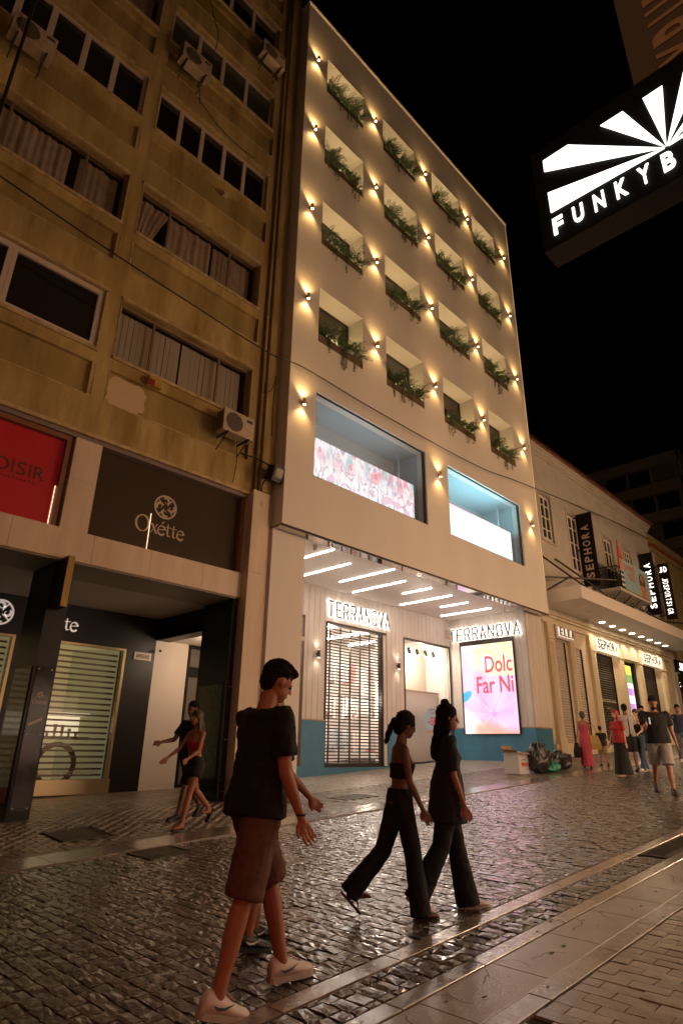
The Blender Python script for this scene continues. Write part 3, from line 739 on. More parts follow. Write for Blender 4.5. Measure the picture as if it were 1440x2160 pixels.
# blade sign on the left pillar
bs = empty('blade_sign', (3.9, 10.7, 4.0), 'dark projecting blade sign with a gold edge on the left pillar', 'sign')
MB().box(3.85, 3.97, 10.30, 10.71, 3.56, 4.44).build('board', m_black, bs)
MB().box(3.855, 3.965, 10.285, 10.299, 3.56, 4.44).build('edge_trim', mat('gold_edge', (.32, .20, .05), .4, metal=.4), bs)

# air conditioners
def ac(x, y, z, label, fan=True, w=.84, h=.56, logo=True, dirty=False):
    t = empty('air_conditioner', (x, YF - .02, z), label, 'air conditioner', 'outdoor units on the old block')
    t['label'] = label; d = .30; y0 = YF - .12 - d; y1 = y0 + d
    MB().box(x, x + w, y0, y1, z, z + h).build('casing', m_ac, t)
    n = 24
    MB().disc((x + w * .34, y0 - .004, z + h / 2), (1, 0, 0), (0, 0, 1), h * .42, 24).build('fan_grille', m_acd, t)
    b = MB()
    for k in range(5): b.ring((x + w * .34, y0 - .006, z + h / 2), (1, 0, 0), (0, 0, 1), h * .08 * (k + 1) - .004, h * .08 * (k + 1), 22, -.004)
    b.build('fan_guard', m_ac, t)
    if logo: MB().box(x + w * .74, x + w * .94, y0 - .006, y0 - .001, z + h * .74, z + h * .86).build('badge', mat('blue_badge', (.02, .05, .10), .4), t)
    for i in range(4): MB().box(x - .004, x - .001, y0 + .04 + i * .065, y0 + .085 + i * .065, z + .06, z + h - .06).build('side_louvre', m_acd, t)
    for xx in (x + .12, x + w - .15):
        b = MB(); b.box(xx, xx + .03, y0 - .02, YF + .02, z - .04, z - .001); b.cyl((xx + .015, y0 + .02, z - .03), (xx + .015, YF, z - .33), .014, 6); b.build('bracket', m_iron, t)
    return t
ac(6.60, 0, 8.02, 'wall-mounted air conditioner under the window with vertical blinds')
ac(.78, 0, 14.72, 'air conditioner crossed by the drainpipe at the top left')
ac(4.30, 0, 18.05, 'dirty air conditioner below the window of grey panes, cable hanging down')
ac(6.72, 0, 21.15, 'air conditioner highest up, at the right end of the old block')
# small things on the wall
si = empty('alarm_box', (5.0, YF, 8.55), 'small yellow and red alarm box under the blinds window', 'alarm box')
MB().box(4.86, 5.16, YF - .16, YF - .05, 8.47, 8.68).build('case', mat('yellow_box', (.45, .30, .06), .5), si)
MB().box(4.85, 4.99, YF - .166, YF - .161, 8.46, 8.60).build('red_corner', mat('red_paint', (.25, .02, .01), .5), si)
jb = MB().box(6.15, 6.27, YF - .08, YF, 14.98, 15.12).build('junction_box', m_ac, None); origin_thing(jb, (6.2, YF, 15)); tagp(jb, 'small square junction box below the sill of dark panes', 'junction box')
fl = empty('floodlight', (8.05, 10.3, 7.4), 'unlit black floodlight with cables at the corner of the white building', 'floodlight')
MB().box(7.90, 8.26, 9.98, 10.2, 7.2, 7.56, Matrix.Translation((8.05, 10.1, 7.4)) @ Matrix.Rotation(.35, 4, 'X') @ Matrix.Rotation(.2, 4, 'Z') @ Matrix.Translation((-8.05, -10.1, -7.4))).build('housing', m_black, fl)
MB().box(7.95, 8.20, 9.968, 9.978, 7.30, 7.52, Matrix.Translation((8.05, 10.1, 7.4)) @ Matrix.Rotation(.35, 4, 'X') @ Matrix.Rotation(.2, 4, 'Z') @ Matrix.Translation((-8.05, -10.1, -7.4))).build('lens', m_glassg, fl)
MB().tube([(8.0, 10.3, 7.4), (8.0, 10.42, 7.35), (8.0, 10.42, 7.1)], .02).build('bracket', m_iron, fl)

def cable(name, label, pts, r=.012, m=m_cable, wig=0.0, sag=True, cat='cable'):
    P = [Vector(p) for p in pts]; out = []
    for i in range(len(P) - 1):
        for k in range(10):
            t = k / 10; a = P[max(i - 1, 0)]; b_ = P[i]; c = P[i+1]; d = P[min(i + 2, len(P) - 1)]
            q = .5 * ((2 * b_) + (c - a) * t + (2 * a - 5 * b_ + 4 * c - d) * t * t + (3 * b_ - a - 3 * c + d) * t ** 3)
            out.append(q + Vector((0, 0, rnd.uniform(-1, 1) * wig)))
    out.append(P[-1]); b = MB().tube(out, r, 5); o = b.build(name, m, None, smooth=True); origin_thing(o, P[0])
    return tagp(o, label, cat)
cable('street_cable', 'long black cable running across both facades to the tiled roof', [(-1, 9.8, 10.95), (1.28, 9.8, 10.73), (3.54, 9.8, 10.51), (7.33, 9.8, 10.29), (8.56, 9.8, 10.45), (11.52, 9.8, 10.43), (16.51, 9.8, 10.57), (19.51, 9.8, 10.95), (24.11, 9.8, 11.49), (29.61, 9.9, 12.15), (36.5, 10.5, 13.2)], .017)
cable('thin_cable', 'thin cable strung below the street cable to the roof hook', [(26.2, 10.7, 12.4), (28.0, 10.4, 12.3), (30.5, 10.5, 12.7), (36.5, 10.5, 13.15)], .014)
cable('hanging_cable', 'black cable looping down past the topmost dirty air conditioner', [(4.6, 10.4, 22.5), (5.0, 10.3, 20.8), (5.25, 10.3, 20.1), (5.2, 10.35, 19.2)], .014)
cable('hanging_cable', 'loose cable end dangling under the dirty air conditioner', [(4.9, 10.4, 17.95), (5.0, 10.4, 17.6), (5.05, 10.4, 17.2)], .014)
cable('hanging_cable', 'thin cable dangling below the lowest air conditioner', [(7.15, 10.4, 7.95), (7.22, 10.45, 7.5), (7.2, 10.5, 7.0)], .010)
cable('wall_cable', 'slack cable lying across the plaster from the dirty air conditioner', [(5.0, 10.5, 17.5), (5.8, 10.5, 17.1), (6.5, 10.5, 17.0), (7.0, 10.5, 17.05)], .012)
cable('floodlight_cable', 'bunched black cables from the floodlight along the ledge', [(7.35, 10.5, 7.8), (7.8, 10.38, 7.75), (7.95, 10.2, 7.6), (7.98, 10.15, 7.5)], .02)
cable('floodlight_cable', 'cable dropping from the floodlight to the stone slab', [(7.95, 10.2, 7.3), (7.93, 10.36, 7.1), (7.93, 10.36, 6.6)], .016)
cable('wall_cable', 'short cable drooping from a hook on the end pier', [(7.75, 10.4, 9.6), (7.95, 10.3, 9.7), (8.1, 10.3, 10.2)], .012)
cable('wall_cable', 'thin twisted cable hanging down the end pier beside the white wall', [(8.1, 10.33, 10.2), (8.07, 10.34, 9.2), (8.12, 10.36, 8.5)], .012)
cable('downpipe', 'thin dark pipe running up across the air conditioner at the left edge', [(1.02, 10.05, 9), (1.02, 10.05, 16), (1.02, 10.05, 24)], .035, cat='pipe')

# ------------------------------------------------------------------ white building
YB = 10.017; X0, X1 = 8.3, 21.37; Z0, Z1 = 6.21, 25.38
m_ceilw = mat('white_ceiling', (.88, .84, .80), .5)
m_mirror = mat('mirror_soffit_strip', (.55, .52, .50), .06, metal=1.0)
m_blue = mat('blue_dado', (.035, .155, .26), .45, col2=(.05, .19, .30), nscale=2)
m_boards = mat('whitewashed_boards', (.66, .60, .54), .55, col2=(.58, .52, .46), nscale=5, streak=1, bump=.1)
m_trim = mat('oak_trim', (.45, .28, .13), .5)
m_bronze = mat('bronze_frame', (.045, .035, .028), .35, metal=.4)
m_planter = mat('brown_planter', (.16, .105, .065), .6)
WB = empty('white_building', (14.8, 10.3, gz(14.8, 10.3)), 'white seven-storey building with rows of planted window niches', 'building')
NX = [(9.22, 11.03), (12.12, 14.03), (15.15, 17.10), (18.11, 19.96)]
NZ = [(21.84, 23.47), (18.54, 20.20), (15.22, 16.88), (11.76, 13.58)]
BIG = [(9.23, 13.97, 7.715, 10.17), (15.16, 19.90, 7.72, 10.15)]
holes = [(a, b, c, d) for a, b in NX for c, d in NZ] + [tuple(h) for h in BIG]
wall_holes('facade', m_white, WB, X0, X1, Z0, Z1, YB, YB + .34, holes)
MB().box(X0, X0 + .25, YB + .34, 22, Z0, Z1).build('side_wall', m_white, WB); MB().box(X1 - .25, X1, YB + .34, 22, Z0, Z1).build('side_wall', m_white, WB)
MB().box(X0 + .25, X1 - .25, YB + .34, 22, Z1 - .3, Z1 - .01).build('roof_slab', m_white, WB)
MB().box(X0 + .25, X1 - .25, 21.7, 22, 1.2, Z1 - .3).build('rear_wall', m_white, WB)
m_led = mat('warm_edge_led', (1, .8, .5), .4, emit=(1, .66, .28), estr=.27)
MB().box(X0 + .01, X1 - .05, YB - .012, YB - .001, Z1 - .06, Z1 - .025).build('edge_light', m_led, WB)
MB().box(X1 - .06, X1 - .035, YB - .012, YB - .001, Z0 + .8, Z1 - .07).build('edge_light', m_led, WB)
MB().box(X0 - .03, X1 + .03, YB - .04, YB + .4, Z1, Z1 + .06).build('coping', m_white, WB)
for (a, b_) in NX:
    for (c, d) in NZ:
        y1 = YB + .63; n = MB(); y0 = YB + .34
        n.quad((a, y0, d), (b_, y0, d), (b_, y1, d), (a, y1, d)); n.quad((a, y0, c), (b_, y0, c), (b_, y1, c), (a, y1, c))
        n.quad((a, y0, c), (a, y1, c), (a, y1, d), (a, y0, d)); n.quad((b_, y0, c), (b_, y1, c), (b_, y1, d), (b_, y0, d))
        n.build('niche_lining', m_white, WB, recalc=False)
        window(WB, a + .02, b_ - .02, c, d - .005, y1 - .06, [a + .55], m_bronze, m_glassg if rnd.random() < .4 else m_glassd, fw=.07, mw=.06, depth=.05, gy=.02)
# two display windows with screens
m_inner = mat('pale_window_lining', (.42, .46, .48), .7)
m_pane = glass('shop_glass', (.30, .36, .38), .03, .10)
def scr1(u, v):
    X = u * 5.2; c = (.95, .90, .90)
    n1 = noise.noise(Vector((X * 3.1, v * 3.0, 1.3))); n2 = noise.noise(Vector((X * 7, v * 6, 4.4))); n3 = noise.noise(Vector((X * 2.2, v * 1.4, 9)))
    top = sstep(.25, .8, v)
    c = mixc(c, (.95, .42, .45), max(0, n1) * 2.1 * (.35 + top)); c = mixc(c, (.45, .38, .55), max(0, -n2) * 1.5 * top)
    c = mixc(c, (.35, .60, .58), max(0, n3 - .1) * 2.0 * top); c = mixc(c, (1, 1, 1), (1 - top) * .6)
    if v < .55 and abs(noise.noise(Vector((X * 3.3, v * 2.6, 21)))) < .035: c = mixc(c, (.60, .22, .42), .75)
    if v < .45 and abs(noise.noise(Vector((X * 4.1, v * 1.2, 33)))) < .025: c = mixc(c, (.35, .30, .40), .6)
    if v < .5 and noise.noise(Vector((X * 2.0, v * 3, 41))) > .25: c = mixc(c, (.75, .35, .55), .55)
    if noise.noise(Vector((X * 14, v * 3, 2))) > .42: c = mixc(c, (.4, .3, .4), .5)
    i_ = int(X * 2.1); hd = math.hypot(((X * 2.1) % 1 - .5 - .25 * math.sin(i_ * 5.1)) * .5, (v - .74 - .1 * math.sin(i_ * 3.7)))
    if hd < .085: c = mixc(c, (.90, .20, .25) if i_ % 3 == 0 else (.80, .55, .55), .7)
    if .12 < hd < .22 and v < .74: c = mixc(c, ((.95, .5, .55), (.95, .9, .9), (.5, .45, .6))[i_ % 3], .5)
    return c
def scr2(u, v):
    c = (1, 1, 1); e = min(v, 1 - v)
    if e < .10: c = mixc((.95, .45, .65) if u < .35 else (.5, .85, .75) if v < .5 else (.9, .7, .6), c, e / .10)
    if u > .8 and v < .2: c = mixc(c, (.45, .6, .9), .6 * (1 - v / .2))
    return c
for k, (a, b_, c, d) in enumerate(BIG):
    n = MB(); y0 = YB + .34; y1 = YB + (1.25 if k == 0 else 1.6)
    n.quad((a, y0, d), (b_, y0, d), (b_, y1, d), (a, y1, d)); n.quad((a, y0, c), (b_, y0, c), (b_, y1, c), (a, y1, c)); n.quad((a, y1, c), (b_, y1, c), (b_, y1, d), (a, y1, d))
    n.quad((a, y0, c), (a, y1, c), (a, y1, d), (a, y0, d)); n.quad((b_, y0, c), (b_, y1, c), (b_, y1, d), (b_, y0, d))
    n.build('window_lining', m_inner, WB, recalc=False)
    f = MB(); f.box(a, b_, YB + .06, YB + .10, d - .035, d); f.box(b_ - .07, b_, YB + .06, YB + .12, c, d - .035); f.box(a, b_ - .07, YB + .06, YB + .10, c, c + .05); f.box(a, a + .03, YB + .06, YB + .10, c + .05, d - .035)
    w = f.build('display_window', m_bronze, WB); MB().box(a + .03, b_ - .07, YB + .075, YB + .083, c + .05, d - .035).build('pane', m_pane, w)
    MB().box(b_ - .6, b_ - .56, YB + .6, YB + .64, c, d).build('inner_post', m_inner, w)
    ld = bpy.data.lights.new('window_fill', 'AREA'); ld.energy = 16 if k == 0 else 75; ld.color = (.80, .92, 1) if k == 0 else (.42, .86, 1); ld.shape = 'RECTANGLE'; ld.size = 3.6; ld.size_y = .2  # unseen lamp added to brighten the window interior
    lo = bpy.data.objects.new('window_fill', ld); C.objects.link(lo); lo.parent = w; lo.location = ((a + b_) / 2 - .2, YB + .42, c + 1.1) - wloc(w) if False else Vector(((a + b_) / 2 - .2, YB + .42, c + 1.15)) - wloc(w); lo.rotation_euler = (math.pi, 0, 0)
    s = empty('led_screen', (a + 2.2, YB + .2, c + .1), ('wide lit screen showing people in pink and red, in the left display window', 'wide lit screen gone almost white, in the right display window')[k], 'screen')
    sx0, sx1 = (a + .17, b_ - .42) if k == 0 else (a + .22, b_ - .56)
    MB().box(sx0, sx1, YB + .19, YB + .27, c + .09, c + 1.23).build('housing', m_black, s)
    picture('display', screen_mat('screen_picture_' + 'ab'[k], 1.25 if k == 0 else 1.7), s, (sx0, YB + .186, c + .10), (1, 0, 0), (0, 0, 1), sx1 - sx0, 1.12, (scr1, scr2)[k], 200, 46)
# ceiling over the entrance bay, white pillars
MB().box(9.32, 20.13, YB + .37, 13.64, 6.24, 6.32).build('entrance_ceiling', m_ceilw, WB)
MB().box(X0 + .02, X1 - .02, YB + .02, YB + .36, Z0 - .001, Z0 - .045, None).build('mirror_strip', m_mirror, WB)
MB().box(X0, X1, YB - .004, YB + .03, Z0 - .055, Z0 - .001).build('drip_edge', m_bronze, WB)
MB().box(8.30, 9.32, 10.33, 11.15, gz(9, 10.3) - .1, Z0 - .05).build('pillar', m_white, WB)
MB().box(9.22, 9.32, 11.15, 18.5, .3, Z0 - .05).build('pillar_return', m_boards, WB)
MB().box(8.30, 9.22, 11.15, 14.3, 4.05, 6.24).build('upper_infill', m_white, WB)
MB().box(20.15, X1, 10.37, 14.0, 2.215, 6.15).build('pillar', m_boards, WB)
MB().box(20.15, X1, 10.36, 14.0, gz(20.5, 10.3) - .12, 2.18).build('pillar_dado', m_blue, WB)
MB().box(20.14, X1 + .01, 10.345, 13.9, 2.18, 2.215).build('dado_trim', m_trim, WB)
# boards of the back and side wall
YR = 13.64
openings = [(9.7, 12.38, .96, 5.22), (13.37, 16.28, .93, 5.17), (17.21, 20.08, .98, 5.20)]
MB().box(9.32, 20.13, YR + .05, YR + .12, 5.22, 6.24).build('backing', m_boards, WB)
for a, c in ((9.32, 9.7), (12.38, 13.37), (16.28, 17.21), (20.08, 20.13)):
    MB().box(a, c, YR + .05, YR + .12, .5, 5.22).build('backing', m_boards, WB)
    MB().box(a, c, YR - .01, YR + .049, gz(a, 13) - .2, 2.19).build('blue_dado', m_blue, WB)
    MB().box(a, c, YR - .02, YR + .049, 2.191, 2.22).build('dado_trim', m_trim, WB)
for a, c, zz in ((9.7, 12.38, .96), (13.37, 16.28, .90), (17.21, 20.08, .96)): MB().box(a, c, YR - .01, YR + .1, gz(a, 13) - .2, zz).build('blue_dado', m_blue, WB)
bw = .232; x = 9.33
meshes_b = {}
def board(x, z0, z1, w=bw):
    MB().box(x + .006, x + w - .006, YR, YR + .045, z0, z1).build('wall_board', m_boards, WB)
while x < 20.05:
    xm = x + bw / 2; z0 = 2.222
    w_ = min(bw, 20.128 - x)
    for o_ in openings:
        if o_[0] - .03 < xm < o_[1] + .03: z0 = o_[3] + .01
    board(x, z0, 6.235, w_)
    x += bw
y = 10.39
wbs = []
while y < 13.5:
    MB().box(20.128, 20.145, y + .006, y + bw - .006, 2.222, 6.235).build('wall_board', m_boards, WB); y += bw
MB().box(20.12, 20.147, 10.36, YR - .02, gz(20, 12) - .15, 2.19).build('blue_dado', m_blue, WB)
MB().box(20.11, 20.147, 10.36, YR - .02, 2.191, 2.22).build('dado_trim', m_trim, WB)
x = 20.15
while x < X1 - .1:
    MB().box(x + .006, x + .236, 10.352, 10.369, 2.222, 6.13).build('wall_board', m_boards, WB); x += .244
# ceiling light bars
m_bar = mat('white_light_bar', (1, .95, .9), .4, emit=(1, .88, .80), estr=44)
for x_, ya, yb in ((10.54, 10.56, 12.3), (11.75, 11.12, 13.02), (13.0, 10.56, 12.75), (14.23, 11.15, 13.33), (15.45, 11.07, 12.22), (16.69, 11.14, 13.32), (17.9, 11.3, 12.45), (19.2, 11.16, 13.33)):
    MB().box(x_ - .012, x_ + .014, ya, yb, 6.222, 6.232).build('light_bar', m_bar, WB)
for x_, y_ in ((10.0, 10.7), (19.6, 10.9)):
    MB().cyl((x_, y_, 6.1), (x_, y_, 6.24), .045, 10, .06).build('smoke_detector', m_pvc, WB)
# entrance grille with shop behind
gr = empty('roller_grille', (14.8, YR, .93), 'closed dark roller grille before the lit shop interior', 'roller shutter')
m_grl = mat('dark_grille', (.035, .03, .027), .4, metal=.5)
z = 1.05; i = 0
base_bar = None
while z < 5.05:
    if base_bar is None:
        base_bar = MB().box(13.42, 16.06, YR + .10, YR + .13, -.018, .018).build('grille_bar', m_grl, gr, world=False); base_bar.location = (-14.8, -YR, z - .93)
    else:
        o = base_bar.copy(); C.objects.link(o); o.parent = gr; o.location = (-14.8, -YR, z - .93)
    z += .094
for k in range(6): MB().box(13.62 + k * .47, 13.645 + k * .47, YR + .09, YR + .14, 1.0, 5.08).build('grille_rod', m_grl, gr)
MB().box(13.40, 16.08, YR + .06, YR + .16, .90, 1.02).build('bottom_rail', m_grl, gr)
f = MB(); f.box(13.37, 13.43, YR + .02, YR + .2, .93, 5.12); f.box(16.06, 16.12, YR + .02, YR + .2, .93, 5.12); f.box(13.37, 16.28, YR - .005, YR + .2, 5.12, 5.20); f.build('guide_frame', m_grl, gr)
MB().box(16.12, 16.28, YR + .02, YR + .4, .93, 5.12).build('reveal', m_boards, WB)
f = MB(); f.box(17.21, 17.27, YR - .015, YR + .08, .98, 5.2); f.box(20.02, 20.08, YR - .015, YR + .08, .98, 5.2); f.box(17.27, 20.02, YR - .015, YR + .08, 5.13, 5.2); f.box(17.27, 20.02, YR - .015, YR + .08, .98, 1.04)
dw = f.build('display_window', m_bronze, WB); dw['label'] = 'tall glass shop window with sale sticker'
MB().box(17.27, 20.02, YR + .03, YR + .04, 1.04, 5.13).build('pane', m_pane, dw)
f = MB(); f.box(12.30, 12.38, YR - .06, YR + .05, .96, 5.22); f.box(9.7, 12.30, YR - .03, YR + .05, 5.14, 5.22); f.box(9.7, 12.3, YR - .03, YR + .05, .96, 1.04)
lw = f.build('display_window', m_bronze, WB); MB().box(9.7, 12.3, YR + .02, YR + .03, 1.04, 5.14).build('pane', m_pane, lw)
# shop interior
m_shop = mat('lit_shop_wall', (.85, .78, .72), .7)
m_sfl = mat('shop_floor', (.55, .48, .42), .25)
m_shl = mat('shop_lights', (1, 1, 1), .5, emit=(1, .90, .80), estr=34)
n = MB(); n.quad((9.4, 18.5, .9), (20.3, 18.5, .9), (20.3, 18.5, 5.6), (9.4, 18.5, 5.6)); n.quad((9.4, 13.8, 5.6), (20.3, 13.8, 5.6), (20.3, 18.5, 5.6), (9.4, 18.5, 5.6))
n.quad((9.4, 13.8, .9), (9.4, 18.5, .9), (9.4, 18.5, 5.6), (9.4, 13.8, 5.6)); n.quad((20.3, 13.8, .9), (20.3, 18.5, .9), (20.3, 18.5, 5.6), (20.3, 13.8, 5.6))
n.build('shop_interior', m_shop, WB, recalc=False)
n = MB(); n.quad((9.4, 13.78, .93), (20.3, 13.78, .93), (20.3, 18.5, .93), (9.4, 18.5, .93)); n.build('shop_floor', m_sfl, WB, recalc=False)
for i in range(6):
    MB().box(10.2 + i * 1.75, 10.35 + i * 1.75, 14.3, 18.0, 5.54, 5.58).build('ceiling_light', m_shl, WB)
cols = ['f0dcd4', 'f6eee6', 'd8e4e8', 'f8f0ea', 'ecdccc', 'e8eaea', 'f4e4e0', 'e0e0e2', 'faf8f4', 'ecb8b4', 'ccd6da']
cm = [mat('garment_' + ('rose cream sky ivory tan grey pink slate white red navy'.split()[i]), c_, .8) for i, c_ in enumerate(cols)]
for rx in (13.3, 14.5, 15.7, 17.0):
    for lv, zz in enumerate((1.3, 2.4, 3.5)):
        rk = empty('clothes_rail', (rx, 15.4, zz), 'clothes rail in the lit shop, %s tier, %s' % (('lowest', 'middle', 'top')[lv], {13.3: 'left behind the grille', 14.5: 'middle behind the grille', 15.7: 'right behind the grille', 17.0: 'behind the glass window'}[rx]), 'clothes rail', 'clothes rails in the shop')
        MB().cyl((rx, 15.4, zz + .75), (rx + .95, 15.4, zz + .75), .012, 6).build('rail', m_iron, rk)
        for j in range(8):
            xx = rx + .05 + j * .115
            MB().box(xx, xx + .075, 15.2 + rnd.uniform(-.05, .05), 15.6, zz + rnd.uniform(0, .2), zz + .72).build('garment', rnd.choice(cm), rk)
for lx_, ly_, lz_, p_ in ((18.9, 14.15, 4.7, 110), (14.0, 14.3, 4.7, 150), (15.8, 14.3, 3.0, 120), (11.0, 14.3, 4.4, 50)):  # bare points added to brighten the garments and window display
    ld = bpy.data.lights.new('shop_fill', 'POINT'); ld.energy = p_; ld.color = (1, .84, .68); ld.shadow_soft_size = .15
    lo = bpy.data.objects.new('shop_fill', ld); C.objects.link(lo); lo.parent = WB; lo.location = Vector((lx_, ly_, lz_)) - wloc(WB)
# pale partition behind the glass window
MB().box(17.9, 20.2, 14.35, 14.40, 1.0, 3.45).build('window_partition', mat('pale_partition', (.80, .70, .58), .6), WB)
MB().box(17.86, 17.93, 14.33, 14.42, 1.0, 3.5).build('partition_edge', m_trim, WB); MB().box(17.93, 20.2, 14.33, 14.42, 3.45, 3.5).build('partition_edge', m_trim, WB)
MB().box(18.2, 20.2, 14.9, 14.95, 1.2, 5.2).build('window_backdrop', mat('pale_backdrop', (.85, .74, .60), .6), WB)
for i in range(5): MB().cyl((17.45 + i * .5, 14.0, 4.95), (17.48 + i * .5, 13.95, 4.72), .06, 10).build('track_spot', m_bronze, WB)
for i in range(5): MB().disc((17.48 + i * .5, 13.948, 4.715), (1, 0, 0), (0, -.3, -1), .05, 10).build('track_spot_lens', m_shl, WB)
st = empty('sale_sticker', (18.85, YR, 2.4), 'round blue sale sticker reading -50 on the glass window', 'sticker')
MB().disc((18.86, YR + .022, 2.42), (1, 0, 0), (0, 0, 1), .47, 30, 1.0).build('disc', mat('pale_blue_print', (.30, .52, .58), .5), st)
MB().box(18.52, 19.2, YR + .0205, YR + .0212, 1.98, 2.10).build('tan_band', mat('tan_print', (.55, .33, .18), .5), st)
m_redp = mat('red_print', (.75, .06, .05), .5)
text('lettering', '-50', .32, m_redp, st, (18.56, YR + .018, 2.24), U, W, width=.56, extrude=.002, offset=.01)
text('lettering', 'SUMMER', .07, m_redp, st, (18.70, YR + .018, 2.76), U, W, width=.32, extrude=.002); text('lettering', 'OFFERS', .07, m_redp, st, (18.70, YR + .018, 2.64), U, W, width=.30, extrude=.002)
fx = empty('fire_extinguisher', (17.7, 14.1, 1.0), 'red fire extinguisher standing behind the glass window', 'fire extinguisher')
b = MB(); b.cyl((17.7, 14.1, 1.0), (17.7, 14.1, 1.42), .08, 12); b.cyl((17.7, 14.1, 1.42), (17.7, 14.1, 1.5), .08, 12, .03); b.build('cylinder', m_redp, fx, smooth=False)
MB().tube([(17.7, 14.1, 1.5), (17.76, 14.05, 1.52), (17.8, 14.05, 1.4)], .015).build('hose', m_black, fx)
# name signs, back-lit dark letters
m_let = mat('dark_metal_letter', (.11, .09, .08), .4, metal=.3)
m_hal = mat('letter_halo_led', (1, 1, 1), .5, emit=(1, .96, .90), estr=30)
def name_sign(label, P0, U, x0, x1, zb, zt, s='TERRANOVA'):
    t = empty('shop_sign', Vector(P0) + Vector(U) * ((x0 + x1) / 2) + Vector((0, 0, zb)), label, 'shop sign', 'back-lit name signs'); Nn = Vector(U).cross(Vector((0, 0, 1)))
    pitch = (x1 - x0) / len(s)
    for i, ch in enumerate(s):
        h = zt - zb; xx = x0 + pitch * i; w = pitch * .60; sw = .060
        gl = {'T': [[(0, h), (w, h)], [(w/2, h), (w/2, 0)]], 'E': [[(w, h), (0, h), (0, 0), (w, 0)], [(0, h/2), (w*.85, h/2)]],
              'R': [[(0, 0), (0, h), (w*.8, h), (w, h*.88), (w, h*.62), (w*.8, h*.48), (0, h*.48)], [(w*.55, h*.48), (w, 0)]],
              'A': [[(0, 0), (w/2, h), (w, 0)], [(w*.2, h*.25), (w*.8, h*.25)]], 'N': [[(0, 0), (0, h), (w, 0), (w, h)]],
              'O': [[(w*.25, 0), (0, h*.14), (0, h*.86), (w*.25, h), (w*.75, h), (w, h*.86), (w, h*.14), (w*.75, 0), (w*.25, 0)]], 'V': [[(0, h), (w/2, 0), (w, h)]]}[ch]
        b = MB(); g = MB()
        for st_ in gl:
            for p, q in zip(st_, st_[1:]):
                l = math.hypot(q[0]-p[0], q[1]-p[1]); ex = sw / 2 / l * .98
                pa = (p[0] - (q[0]-p[0]) * ex + xx, p[1] - (q[1]-p[1]) * ex + zb); qa = (q[0] + (q[0]-p[0]) * ex + xx, q[1] + (q[1]-p[1]) * ex + zb)
                jj = rnd.uniform(0, .003)
                b.ribbon([pa, qa], sw, Vector(P0) + Nn * (.047 + jj), U, W, .015); g.ribbon([pa, qa], sw * .5, Vector(P0) + Nn * (.040 + jj * .3), U, W, .004)
        o = b.build('letter', m_let, t); g.build('halo_light', m_hal, o)
name_sign('back-lit shop name above the roller grille', (0, YR, 0), (1, 0, 0), 13.38, 16.52, 5.37, 5.84)
name_sign('back-lit shop name above the pink poster', (20.128, 13.60, 0), (0, -1, 0), .02, 3.15, 5.38, 5.80)
# lit poster on the side wall
po = empty('lit_poster', (20.1, 12.0, 1.97), 'large lit pink poster of a knotted shirt on the side wall', 'poster')
f = MB(); f.box(20.06, 20.127, 10.88, 10.92, 1.97, 5.32); f.box(20.06, 20.127, 13.10, 13.16, 1.97, 5.32); f.box(20.06, 20.127, 10.92, 13.10, 1.97, 2.0); f.box(20.06, 20.127, 10.92, 13.10, 5.15, 5.32); f.build('frame', m_bronze, po)
def poster(u, v):
    kx, ky = .56, .22; dx, dy = u - kx, (v - ky) * 1.45; a = math.atan2(dy, dx); r_ = math.hypot(dx, dy)
    pink = (.95, .42, .60); lav = (.70, .52, .88); wht = (1, .88, .92)
    f = max(0, min(1, .5 + .95 * noise.noise(Vector((math.cos(a) * 4.2, math.sin(a) * 4.2, r_ * 1.1))) + .35 * noise.noise(Vector((math.cos(a) * 13, math.sin(a) * 13, r_ * 1.5)))))
    c = mixc(pink, lav, sstep(.2, .8, .5 + .9 * noise.noise(Vector((u * 2.3, v * 2.1, 3)))))
    fo = .35 + .65 * sstep(.75, .1, r_); c = mixc(c, wht, (f * .34 * fo + .38 + .5 * noise.noise(Vector((u * 4, v * 6, 5)))) * .8); c = mixc(c, (.80, .25, .50), (1 - f) * .28 * sstep(.45, .05, r_))
    c = mixc(c, pink, .22)
    if v > .62:
        h = noise.noise(Vector((u * 3 + v * 2.5, v * 9 - u * 5, 7)))
        hair = mixc((1, .88, .66), (.95, .62, .40), .5 + .8 * h); hair = mixc(hair, (1, 1, .96), sstep(.1, .5, h))
        c = mixc(c, hair, sstep(.62, .78, v + .28 * (u - .35)) * sstep(.05, .35, u))
        c = mixc(c, (1, 1, 1), sstep(.92, 1, v) * sstep(.5, .1, u))
    c = mixc(c, (.10, .50, .80), sstep(1, .6, math.hypot((u - .04) / .16, (v - .40 - u * .3) / .07)))
    sk = sstep(.30, .22, v + .5 * u - .02) 
    c = mixc(c, (1, .96, .92), sk * .95)
    c = mixc(c, (.86, .45, .35), sstep(.14, .02, v - .04 * math.sin(u * 5)) * sstep(.05, .3, u) * .9)
    d = math.hypot((u - kx - .02) / .06, (v - ky + .01) / .035)
    if d < 1: c = mixc(c, (.55, .35, .75), .8 * (1 - d * .6))
    return tuple(max(0, q) ** 1.35 for q in c)
picture('poster_print', screen_mat('lit_poster_print', 1.5), po, (20.075, 13.10, 2.0), (0, -1, 0), (0, 0, 1), 2.18, 3.15, poster, 90, 130)
m_redl = mat('red_lettering', (.8, .05, .08), .4, emit=(.85, .05, .09), estr=1.0)
text('lettering', 'Dolc', .60, m_redl, po, (20.07, 12.10, 4.10), (0, -1, 0), W, width=1.10, extrude=.004, offset=.008); text('lettering', 'Far Ni', .60, m_redl, po, (20.07, 12.50, 3.38), (0, -1, 0), W, width=1.50, extrude=.004, offset=.008)
m_orl = mat('faint_orange_lettering', (.8, .4, .2), .4, emit=(.95, .50, .36), estr=1.0)
